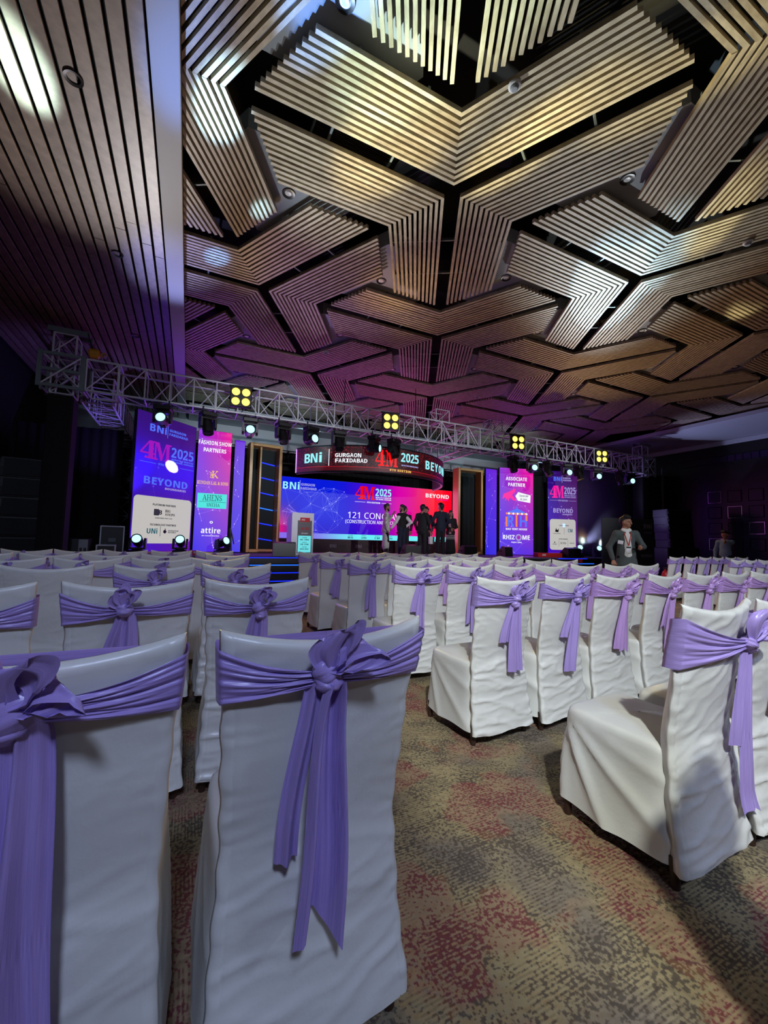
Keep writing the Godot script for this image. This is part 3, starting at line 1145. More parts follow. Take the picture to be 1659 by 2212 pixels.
func sash_style(id: int) -> Dictionary:
	rng.seed = 300 + id
	var j := func(a: float, b: float) -> float: return rng.randf_range(a, b)
	if id == 0:
		return {"seed": 0.35, "ft": 0.976, "kx": -0.032, "ky": 0.900, "lt": 0.966, "lb": 0.845, "rt": 0.972, "rb": 0.858, "knots": [[-0.036, 0.912, 0.026, 0.034, 0.5, 0.004], [-0.028, 0.892, 0.032, 0.028, -0.3, 0.008]],
			"loops": [[0.22, 0.092, 0.30, 0.042, 0.7, 0.3], [1.05, 0.100, 0.26, 0.036, 0.8, 1.9]],
			"tails": [[-0.058, -0.088, 0.49, 0.020, 0.026, 0.9, 0.012, 1.2, 0.0, 0.0], [-0.010, -0.022, 0.345, 0.020, 0.056, 1.15, 0.026, 3.9, 0.06, 0.010]]}
	if id == 1:
		return {"seed": 0.8, "ft": 0.976, "kx": 0.0, "ky": 0.900, "lt": 0.966, "lb": 0.845, "rt": 0.966, "rb": 0.850, "knots": [[-0.005, 0.915, 0.05, 0.045, 0.4, 0.008], [-0.01, 0.885, 0.04, 0.032, 0.0, 0.006]],
			"loops": [[0.30, 0.078, 0.45, 0.046, 0.8, 0.6], [-0.6, 0.085, 0.4, 0.045, 0.5, 1.7], [1.15, 0.085, 0.35, 0.042, 0.7, 2.6]],
			"tails": [[-0.03, -0.05, 0.25, 0.03, 0.065, 1.0, 0.012, 0.3, 0.06, 0.0], [0.012, 0.020, 0.18, 0.03, 0.062, 1.2, 0.020, 1.7, 0.05, 0.008]]}
	if id == 2:
		return {"seed": 0.1, "kx": 0.112, "ky": 0.842, "lt": 0.952, "lb": 0.765, "rt": 0.93, "rb": 0.79, "knots": [[0.114, 0.845, 0.036, 0.024, -0.4, 0.008], [0.132, 0.826, 0.034, 0.022, -0.5, 0.006]],
			"loops": [[0.35, 0.125, 0.40, 0.045, 0.9, 0.2], [1.0, 0.11, 0.35, 0.042, 0.6, 1.2]],
			"tails": [[0.105, 0.115, 0.45, 0.022, 0.034, 0.8, 0.010, 0.5, 0.0, 0.0], [0.135, 0.190, 0.20, 0.022, 0.062, 1.0, 0.016, 2.2, 0.03, 0.014]]}
	var kx: float = j.call(-0.035, 0.02)
	var ky: float = j.call(0.845, 0.878)
	var st := {"seed": j.call(0.0, 1.0), "kx": kx, "ky": ky, "lt": j.call(0.935, 0.962), "lb": j.call(0.815, 0.845), "rt": j.call(0.935, 0.962), "rb": j.call(0.815, 0.845)}
	st.knots = [[kx, ky + 0.008, j.call(0.026, 0.034), j.call(0.026, 0.034), j.call(-0.5, 0.5), 0.006]]
	if j.call(0.0, 1.0) > 0.4:
		st.knots.append([kx + j.call(-0.01, 0.015), ky - 0.03, 0.026, 0.026, j.call(-0.5, 0.5), 0.008])
	st.loops = [[j.call(-0.35, 0.15), j.call(0.06, 0.085), j.call(0.36, 0.5), j.call(0.026, 0.036), j.call(0.4, 1.0), j.call(0.0, 3.0)], [j.call(0.25, 0.7), j.call(0.05, 0.075), j.call(0.3, 0.45), j.call(0.024, 0.034), j.call(0.4, 1.0), j.call(0.0, 3.0)]]
	st.tails = [[kx - 0.010, kx + j.call(-0.055, -0.02), j.call(0.42, 0.62), 0.018, j.call(0.034, 0.05), j.call(0.8, 1.1), 0.010, j.call(0.0, 3.0), j.call(0.0, 0.05), 0.0], [kx + 0.012, kx + j.call(0.0, 0.04), j.call(0.34, 0.5), 0.018, j.call(0.045, 0.062), j.call(0.8, 1.2), 0.013, j.call(0.0, 3.0), j.call(0.0, 0.06), 0.008]]
	return st


func sash_kind(id: int, fine: bool) -> Dictionary:
	var key := "%d%s" % [id, fine]
	if not sash_kinds.has(key):
		var s := sash_style(id)
		var t := []
		for q in s.tails:
			t.append(tail_mesh(s, q, fine))
		sash_kinds[key] = {"band": sash_mesh(s, fine), "knot": knot_mesh(s, fine), "loop": loop_mesh(s, fine), "tails": t}
	return sash_kinds[key]


func chair(x: float, z: float, turn: float, label: String, group: String, cov: int, sash: int, fine: bool, pink_lit := false) -> Node3D:
	var o := thing("banquet_chair", label, "chair", Vector3(x, 0, z), turn, group)
	var c := cover_kind(cov, fine)
	part("back_cover", c[0], M.cover, o)
	part("seat_cover", c[1], M.cover, o)
	for lx in [-0.212, 0.212]:
		for lz in [-0.075, -0.515]:
			part("leg", leg_mesh, M.chair_leg, o, Vector3(lx, 0, lz))
	if sash >= 0:
		var s := sash_kind(sash, fine)
		var m: Material = M.sash_pink_lit if pink_lit else M.sash  # pinker light on the farther sashes put into the colour
		var band := part("sash", s.band, m, o)
		part("knot", s.knot, m, band)
		part("bow_loop", s.loop, m, band)
		for t in s.tails:
			part("tail", t, m, band)
	return o


func chairs() -> void:
	fold_noise.noise_type = FastNoiseLite.TYPE_SIMPLEX_SMOOTH
	fold_noise.frequency = 1.0
	fold_noise.seed = 9
	var lb := B.new()
	lb.lathe(PackedVector2Array([Vector2(0.0001, 0.0), Vector2(0.014, 0.0), Vector2(0.016, 0.004), Vector2(0.019, 0.11), Vector2(0.0001, 0.11)]), 10)
	leg_mesh = lb.mesh()
	var ordn := ["first", "second", "third", "fourth", "fifth", "sixth", "seventh", "eighth"]
	# the bank under the plank soffit: x from the aisle outwards
	var left := [[-6.3, [0.36, -0.19, -0.72, -1.23, -1.74]], [-5.18, [0.44, -0.21, -0.74, -1.25, -1.785]], [-4.24, [0.28, -0.2, -0.75, -1.29]], [-3.24, [0.35, -0.19, -0.79]], [-2.09, [0.33, -0.21, -0.785]], [-0.93, [0.32, -0.24]]]
	var mid := [[-6.3, [1.82, 2.32, 2.83, 3.32, 3.84, 4.31, 4.81]], [-5.05, [1.79, 2.32, 2.79, 3.28, 3.76, 4.23, 4.73]], [-4.08, [1.81, 2.29, 2.79, 3.29, 3.78, 4.30, 4.81]], [-3.1, [1.85, 2.41, 2.94, 3.46, 3.99, 4.53, 5.03]], [-1.96, [1.81, 2.35, 2.87, 3.44, 3.98, 4.49, 5.02]], [-0.85, [1.83, 2.35]]]
	var far := [[-5.5, [10.05, 10.65, 11.23, 11.79, 12.37, 12.94]], [-4.3, [9.94, 10.46, 11.0]]]
	var rowsay := ["front row", "second row", "third row", "fourth row", "fifth row", "back row"]
	for r in 6:
		for k in left[r][1].size():
			var near: bool = r >= 3
			var cov: int = 3 + (r * 5 + k * 3) % 7
			var sash: int = 3 + (r * 3 + k * 4) % 8
			var turn: float = deg_to_rad(((r * 37 + k * 53) % 7) - 3.0)
			var say := "white covered chair, lilac sash, %s from the aisle, %s under the plank soffit" % [ordn[k], rowsay[r]]
			if r == 5:
				cov = k
				sash = k
				turn = deg_to_rad(1.5) if k == 0 else deg_to_rad(-2.0)
				say = "white covered chair with lilac sash in a pointed bow, aisle end of back row" if k == 0 else "white covered chair with a big lilac bow and long tails, back row under the soffit"
			if r == 3 and k == 2:
				sash = -1
				say = "plain white covered chair without any sash, fourth row under the plank soffit"
			if sash >= 0 and r == 4:
				sash = 11 + k
			chair(left[r][1][k], left[r][0], turn, say, "chairs under the plank soffit", cov, sash, near, false)
	for r in 6:
		for k in mid[r][1].size():
			var near: bool = r >= 4 or (r >= 3 and k < 3)
			var cov: int = 3 + (r * 3 + k * 4 + 1) % 7
			var sash: int = 3 + (r * 5 + k * 3 + 2) % 8
			var turn: float = deg_to_rad(((r * 41 + k * 59) % 7) - 3.0)
			var say := "white covered chair, lilac sash, %s from aisle, %s of the wide open bank" % [ordn[k], rowsay[r]]
			if r == 5 and k == 0:
				cov = 2
				sash = 2
				turn = deg_to_rad(2)
				say = "brightly lit white covered chair with a wide lilac sash, back row of open bank"
			if r == 4:
				sash = 14 + k
				turn += deg_to_rad(3.0)
			chair(mid[r][1][k], mid[r][0], turn, say, "chairs of the wide open bank", cov, sash, near, r >= 1 and k >= 2 and r < 5)
	for r in 2:
		for k in far[r][1].size():
			var say := "white chair, lilac sash, %s along the %s of the bank by the panelled wall" % [ordn[k], ["front row", "rear row"][r]]
			chair(far[r][1][k], far[r][0], deg_to_rad(((k * 3 + r) % 5) - 2.0), say, "chairs of the far bank", 3 + (k * 3 + r) % 7, 3 + (k * 5 + r) % 8, false)


# ---------------------------------------------------------------- the room
const XL := -4.3
const XR := 20.2
const ZB := -17.5
const ZF := 9.0


func room() -> void:
	struct("floor", boxm(Vector3(XR - XL + 1.0, 0.2, ZF - ZB + 1.0), 0.0, Vector3((XL + XR) * 0.5, -0.1, (ZB + ZF) * 0.5)), M.carpet)
	struct("ceiling", boxm(Vector3(XR - XL + 1.0, 0.2, ZF - ZB + 1.0), 0.0, Vector3((XL + XR) * 0.5, 6.75, (ZB + ZF) * 0.5)), M.void)
	struct("wall_left", boxm(Vector3(0.2, 6.7, ZF - ZB + 0.4), 0.0, Vector3(XL - 0.1, 3.35, (ZB + ZF) * 0.5)), M.dark_wall)
	struct("wall_right", boxm(Vector3(0.2, 6.7, ZF - ZB + 0.4), 0.0, Vector3(XR + 0.1, 3.35, (ZB + ZF) * 0.5)), M.panelling)
	struct("wall_back", boxm(Vector3(XR - XL + 0.4, 6.7, 0.2), 0.0, Vector3((XL + XR) * 0.5, 3.35, ZB - 0.1)), M.plaster)
	struct("wall_front", boxm(Vector3(XR - XL + 0.4, 6.7, 0.2), 0.0, Vector3((XL + XR) * 0.5, 3.35, ZF + 0.1)), M.dark_wall)
	# plaster soffits round the recess of the star ceiling, and the white edge of the plank soffit
	struct("trim_1", boxm(Vector3(0.26, 0.14, ZF - ZB), 0.004, Vector3(-0.435, SOFFIT + 0.07, (ZB + ZF) * 0.5)), M.plaster)
	struct("trim_2", boxm(Vector3(XR - 17.0, 0.14, ZF - ZB), 0.004, Vector3((XR + 17.0) * 0.5, SOFFIT + 0.07, (ZB + ZF) * 0.5)), M.plaster)
	struct("trim_3", boxm(Vector3(0.09, 0.20, ZF - ZB), 0.02, Vector3(XR - 0.05, SOFFIT - 0.10, (ZB + ZF) * 0.5)), M.plaster)
	struct("trim_4", boxm(Vector3(17.0, 0.14, 1.9), 0.004, Vector3(8.3, SOFFIT + 0.05, ZB + 0.95)), M.plaster)
	# plank soffit: boards with open joints, two or three lengths each
	var sof := struct("ceiling_soffit", boxm(Vector3(4.0, 0.05, ZF - ZB), 0.0, Vector3(-2.3, SOFFIT + 0.14, (ZB + ZF) * 0.5)), M.void)
	var pitch := 0.165
	var cache := {}
	rng.seed = 77
	for k in 22:
		var x := -0.57 - pitch * (k + 0.5)
		var z := 1.0
		var cuts := [rng.randf_range(-8.2, -6.6), -17.4] if k % 3 != 1 else [rng.randf_range(-4.5, -3.2), rng.randf_range(-10.8, -9.2), -17.4]
		if k < 3:
			cuts = [[-7.4, -7.15, -6.75][k], -17.4]
		for c in cuts:
			var l: float = z - c
			var key := snappedf(l, 0.05)
			if not cache.has(key):
				var b := B.new()
				b.box(Vector3.ZERO, Vector3(pitch - 0.034, 0.035, key - 0.006), 0.003)
				for q in b.t.size():
					b.t[q] = Vector2(b.v[q].z, b.v[q].x)
				cache[key] = b.mesh()
			part("plank", cache[key], [M.plank_a, M.plank_b, M.plank_c][rng.randi() % 3], sof, Vector3(x, SOFFIT + 0.018 + rng.randf_range(0.0, 0.004), (z + c) * 0.5))
			z = c
	# recessed lights in the plank soffit
	var spots := [[-1.27, -4.79], [-1.27, -7.62], [-1.32, -10.65], [-1.27, -1.9]]
	for k in spots.size():
		var o := thing("downlight", "round black recessed downlight in the plank soffit, %s one counted from the truss" % ["third", "second", "first", "fourth"][k], "downlight", Vector3(spots[k][0], SOFFIT, spots[k][1]), 0.0, "soffit downlights")
		downlight_parts(o, 0.085)
	# black drapes hung round the stage
	drape(Vector3(-4.2, 0, -16.9), Vector3(20.1, 0, -16.9), 4.75, "long black drape hung across the whole stage end below the plaster band")
	drape(Vector3(-4.2, 0, -13.7), Vector3(-1.75, 0, -13.3), 4.1, "black drape beside the stacked loudspeakers under the plank soffit")
	drape(Vector3(13.85, DECK, -13.6), Vector3(14.30, DECK, -13.3), 3.95, "narrow black drape between the two printed panels far from the soffit")
	drape(Vector3(17.3, 0, -11.6), Vector3(20.1, 0, -11.6), 4.6, "black drape behind the loudspeakers by the panelled wall")
	# panelled wall: framed squares and a transom of dark panes
	var fr := B.new()
	for s in [[0.0, 0.235, 0.49, 0.02], [0.0, -0.235, 0.49, 0.02]]:
		fr.box(Vector3(0, s[1], s[0]), Vector3(0.03, s[3], s[2]), 0.004)
	for s in [-0.235, 0.235]:
		fr.box(Vector3(0, 0, s), Vector3(0.03, 0.45, 0.02), 0.004)
	var frm := fr.mesh()
	var wall := get_node("wall_right")
	var panel := boxm(Vector3(0.02, 0.44, 0.44), 0.005)
	for r in 4:
		for c in 6:
			var at := Vector3(XR - 0.012, 1.38 + 0.665 * r, -9.5 + 0.705 * c)
			part("frame", frm, M.black_steel if (r + c) % 3 else M.chrome, wall, at)
			part("panel", panel, M.panelling, wall, at + Vector3(0.002, 0, 0))
	for c in 9:
		part("pane", boxm(Vector3(0.03, 0.26, 0.245), 0.004), M.glass_violet_reflection, wall, Vector3(XR - 0.012, 4.97, -9.4 + 0.27 * c))
	for y in [4.82, 5.12]:
		part("rail", boxm(Vector3(0.05, 0.03, 5.2), 0.005), M.black_steel, wall, Vector3(XR - 0.02, y, -8.2))


func downlight_parts(o: Node3D, r: float) -> void:
	var b := B.new()
	b.lathe(PackedVector2Array([Vector2(r * 0.62, 0.03), Vector2(r * 0.70, -0.004), Vector2(r, -0.012), Vector2(r, 0.0), Vector2(r * 0.9, 0.01)]), 24)
	part("trim_ring", b.mesh(), M.black, o)
	var c := B.new()
	c.lathe(PackedVector2Array([Vector2(0.0001, 0.016), Vector2(r * 0.4, 0.012), Vector2(r * 0.62, 0.03)]), 20)
	part("lens", c.mesh(), M.chrome, o)


func drape(a: Vector3, b: Vector3, h: float, label: String) -> void:
	var l := a.distance_to(b)
	var n := int(l / 0.035)
	var d := (b - a) / l
	var nm := d.cross(Vector3.UP)
	var pts := PackedVector3Array()
	for r in 5:
		var f := r / 4.0
		for k in n + 1:
			var s := l * k / n
			var w := sin(s * 26.0) * 0.035 + sin(s * 9.3 + 1.0) * 0.02
			pts.append(a + d * s + nm * w * (1.0 - f * 0.35) + Vector3(0, 0.02 + (h - 0.02) * f, 0))
	var q := B.new()
	q.grid(pts, 5, n + 1, false, Vector3.INF, Vector3(0, 0, 1))
	lone("drape", label, "drape", q.mesh(), M.drape)


# ---------------------------------------------------------------- slatted star ceiling
const STAR := 4.0           # spacing of the stars
const GAPW := 0.112         # half the gap along each arm
const ARMW := 0.81          # width of one half arm
const TIPLEN := 2.655       # length of an arm on its gap side


func star_at(i: int, j: int) -> Vector3:
	# three directions 120 degrees apart; the first points to the stage, turned 30 degrees from the hall's length
	var e1 := Vector3(1, 0, 0) * STAR
	var e2 := Vector3(-0.5, 0, -0.8660254) * STAR
	return Vector3(3.04, CEIL, -4.40) + e1 * i + e2 * j


func slats() -> void:
	var n := 11
	var pitch := ARMW / (n - 0.45)
	var sw := pitch * 0.55
	var sd := 0.06
	# one arm half, its gap along +X from the centre, panel on the +Z side (v = distance from the axis)
	var left := []
	var right := []
	for k in n:
		var v0 := GAPW + pitch * k
		for m in 2:
			var sg := 1.0 if m == 0 else -1.0
			var b := B.new()
			# mitre on the bisector at 60 degrees to the axis, end cut at 30 degrees from square
			var poly := PackedVector2Array()
			for q in [[v0, 0], [v0 + sw, 0], [v0 + sw, 1], [v0, 1]]:
				var v: float = q[0]
				var u: float = v / tan(PI / 3.0) if q[1] == 0 else TIPLEN - 0.115 - (v - GAPW) * tan(PI / 6.0)
				if q[1] == 1:
					u = TIPLEN - (v0 + sw * 0.5 - GAPW) * tan(PI / 6.0)
				poly.append(Vector2(u, v * sg))
			b.prism(poly, sd, Transform3D(Basis(Vector3(1, 0, 0), Vector3(0, 0, 1), Vector3(0, 1, 0)), Vector3.ZERO))
			for t in b.t.size():
				b.t[t] = Vector2(b.v[t].x * 0.5 + k * 0.37, b.v[t].z)
			(left if m == 0 else right).append(b.mesh())
	var mats := [M.slat_a, M.slat_b, M.slat_c]
	# for far panels: all slats of a half arm as one mesh
	var joined := []
	for m in 2:
		var st := SurfaceTool.new()
		for s in (left if m == 0 else right):
			st.append_from(s, 0, Transform3D.IDENTITY)
		joined.append(st.commit())
	# carrier bars laid across the slats on top
	var bar := []
	for m in 2:
		var sg := 1.0 if m == 0 else -1.0
		var b := B.new()
		for u in [0.95, 1.75]:
			b.box(Vector3(u, sd + 0.02, sg * (GAPW - 0.10 + ARMW * 0.5)), Vector3(0.03, 0.04, ARMW + 0.2), 0.003)
		bar.append(b.mesh())
	var rowname := ["first", "second", "third", "fourth", "fifth", "sixth", "seventh", "eighth", "ninth", "tenth"]
	var dirs := [deg_to_rad(60.0), deg_to_rad(180.0), deg_to_rad(300.0)]
	rng.seed = 5
	for j in range(-1, 6):
		var col := 0
		for i in range(-3, 10):
			var c := star_at(i, j)
			if c.x < -3.4 or c.x > 18.6 or c.z < -16.9 or c.z > 1.4:
				continue
			# leave out what lies far outside the view, behind the camera's side
			if c.x * 0.432 - c.z * 0.902 < 0.6:
				continue
			col += 1
			for a in 3:
				# panel between arm a and the next arm round
				var d1: float = dirs[a]
				var d2: float = dirs[(a + 1) % 3]
				var mid := (d1 + d2) * 0.5 if a < 2 else (d1 + d2 + TAU) * 0.5
				var pc := c + Vector3(cos(mid), 0, -sin(mid)) * 0.9
				if pc.x < -2.6 or pc.x > 17.9 or pc.z < -16.7:
					continue
				var dist := Vector2(pc.x, pc.z).length()
				var say := "slatted oak ceiling chevron, %s side of the %s star from the plank soffit, %s line towards the stage" % [["stage", "audience", "far wall"][a], rowname[col - 1], rowname[j + 1]]
				var o := thing("ceiling_panel", say, "ceiling panel", c + Vector3(0, rng.randf_range(-0.004, 0.004), 0), 0.0, "slatted ceiling panels")
				for m in 2:
					# arm a takes the half on its left going round, the next arm the half on its right
					var ang: float = d1 if m == 0 else d2
					var bs := Basis(Vector3.UP, ang)
					var half: Array = right if m == 0 else left
					if dist < 9.5:
						for k in n:
							var s := part("slat", half[k], mats[rng.randi() % 3], o)
							s.basis = bs
							s.position.y = rng.randf_range(-0.003, 0.003)
					else:
						var s2 := part("slats", joined[1 if m == 0 else 0], mats[0], o)
						s2.basis = bs
						s2.set_meta("kind", "stuff")
					var br := part("carrier_bar", bar[1 if m == 0 else 0], M.steel_dull, o)
					br.basis = bs


func ceiling_fittings() -> void:
	# grey bulkhead plates with a downlight, in the triangles between the stars
	var k := 0
	var rown := ["first", "second", "third", "fourth", "fifth", "sixth", "seventh", "eighth", "ninth", "tenth", "eleventh", "twelfth", "thirteenth", "fourteenth", "fifteenth", "sixteenth"]
	for j in range(-1, 5):
		var col := 0
		for i in range(-2, 9):
			for up in 2:
				var c := (star_at(i, j) + star_at(i + 1, j + 1) + (star_at(i + 1, j) if up == 0 else star_at(i, j + 1))) / 3.0
				if c.x < 0.2 or c.x > 16.5 or c.z < -15.5 or c.z > -2.2 or c.x * 0.432 - c.z * 0.902 < 2.9:
					continue
				col += 1
				var o := thing("bulkhead_plate", "grey ceiling plate with a round downlight, %s along the %s line of gaps between stars" % [rown[col - 1], rown[j + 1]], "ceiling plate", Vector3(c.x, CEIL + 0.11, c.z), 0.0, "ceiling plates between the stars")
				var b := B.new()
				var poly := PackedVector2Array()
				for q in 3:
					var an := PI / 6.0 + TAU * q / 3.0 + (PI if up else 0.0)
					for s in [-1.0, 1.0]:
						poly.append(Vector2(cos(an), sin(an)) * 0.92 + Vector2(-sin(an), cos(an)) * 0.30 * s)
				b.prism(poly, 0.25, Transform3D(Basis(Vector3(1, 0, 0), Vector3(0, 0, 1), Vector3(0, 1, 0)), Vector3.ZERO))
				part("plate", b.mesh(), M.plate, o)
				var dl := B.new()
				dl.lathe(PackedVector2Array([Vector2(0.05, 0.02), Vector2(0.06, -0.004), Vector2(0.09, -0.012), Vector2(0.095, 0.0)]), 20)
				part("hanger_rod", tubem(Vector3(0.3, 0.2, 0.1), Vector3(0.3, 0.56, 0.1), 0.008, 6), M.black_steel, o)
				part("downlight", dl.mesh(), M.black, o)
				var lens := B.new()
				lens.lathe(PackedVector2Array([Vector2(0.0001, -0.004), Vector2(0.035, -0.008), Vector2(0.05, 0.0)]), 16)
				part("lens", lens.mesh(), M.white_plastic, o)
				k += 1
	# air grilles seen through the gaps
	for q in [[1.68, -4.57, deg_to_rad(2), "air grille with fine slots in the gap of the star over the camera"], [5.90, -4.55, deg_to_rad(2), "air grille with fine slots in the gap near the bluish light patch"]]:
		var o := thing("air_grille", q[3], "air grille", Vector3(q[0], CEIL + 0.2, q[1]), q[2])
		var f := B.new()
		for s in [-1.0, 1.0]:
			f.box(Vector3(0, 0.02, s * 0.13), Vector3(1.16, 0.05, 0.02), 0.003)
			f.box(Vector3(s * 0.57, 0.02, 0), Vector3(0.02, 0.05, 0.26), 0.003)
		part("frame", f.mesh(), M.steel_dull, o)
		for s in [-1.0, 1.0]:
			part("hanger_rod", tubem(Vector3(s * 0.5, 0.04, 0), Vector3(s * 0.5, 0.46, 0), 0.008, 6), M.black_steel, o)
		var bl := boxm(Vector3(1.12, 0.03, 0.008), 0.002)
		for s in 10:
			part("blade", bl, M.black_steel, o, Vector3(0, 0.02, -0.11 + 0.0245 * s))
	# smoke detectors below the slats
	var det := [[2.83, -3.00, "over the brightest star limb"], [7.63, -3.03, "at the edge of a limb far from the soffit"], [2.95, -9.80, "above the first yellow blinder"], [11.78, -9.80, "above the third yellow blinder"], [15.55, -9.90, "above the fourth yellow blinder"], [8.28, -10.46, "above the crossing trusses"]]
	for q in det:
		var o := thing("smoke_detector", "white smoke detector on the slats " + q[2], "smoke detector", Vector3(q[0], CEIL, q[1]), 0.0, "smoke detectors")
		var b := B.new()
		b.lathe(PackedVector2Array([Vector2(0.065, 0.0), Vector2(0.065, -0.018), Vector2(0.058, -0.026), Vector2(0.045, -0.028)]), 24)
		part("base", b.mesh(), M.white_plastic, o)
		var b2 := B.new()
		b2.lathe(PackedVector2Array([Vector2(0.045, -0.022), Vector2(0.042, -0.045), Vector2(0.028, -0.056), Vector2(0.0001, -0.058)]), 20)
		part("sensor_cap", b2.mesh(), M.plate, o)


# ---------------------------------------------------------------- lighting truss
func truss(called: String, label: String, a: Vector3, b: Vector3, h: float, d: float, bay: float, m: Material, thick := 0.05) -> Node3D:
	# box truss from a to b (bottom near edge), h high, d deep to its side
	var o := thing(called, label, "truss", a)
	var l := a.distance_to(b)
	var ax := (b - a).normalized()
	var up := Vector3.UP
	var sd := Vector3.ZERO
	if absf(ax.y) > 0.9:
		up = Vector3(1, 0, 0)
		sd = Vector3(0, 0, -1)
	else:
		sd = ax.cross(Vector3.UP)
		if sd.z > 0.0 or (absf(sd.z) < 0.1 and sd.x < 0.0):
			sd = -sd
	var q := B.new()
	q.tube(Vector3.ZERO, ax * l, thick * 0.5, 8)
	var chord := q.mesh()
	for c in [Vector3.ZERO, up * h, sd * d, up * h + sd * d]:
		part("chord", chord, m, o, c)
	var n := int(round(l / bay))
	var bl := l / n
	var r := thick * 0.34
	var post := tubem(Vector3.ZERO, up * h, r * 1.15, 6)
	var rung := tubem(Vector3.ZERO, sd * d, r, 6)
	var d1 := tubem(Vector3.ZERO, ax * bl + up * h, r * 0.8, 6)
	var d2 := tubem(up * h, ax * bl, r * 0.8, 6)
	var d3 := tubem(Vector3.ZERO, ax * bl + sd * d, r * 0.7, 6)
	var d4 := tubem(sd * d, ax * bl, r * 0.7, 6)
	var many := n * 7 > 290
	for k in n + 1:
		var p := ax * bl * k
		part("post", post, m, o, p)
		part("post", post, m, o, p + sd * d)
		part("rung", rung, m, o, p)
		if not many or k % 2 == 0:
			part("rung", rung, m, o, p + up * h)
		if k < n:
			part("brace", d1 if k % 2 == 0 else d2, m, o, p)
			if not many or k % 2 == 0:
				part("brace", d2 if k % 2 == 0 else d1, m, o, p + sd * d)
			part("brace", d3 if k % 2 == 0 else d4, m, o, p)
	return o


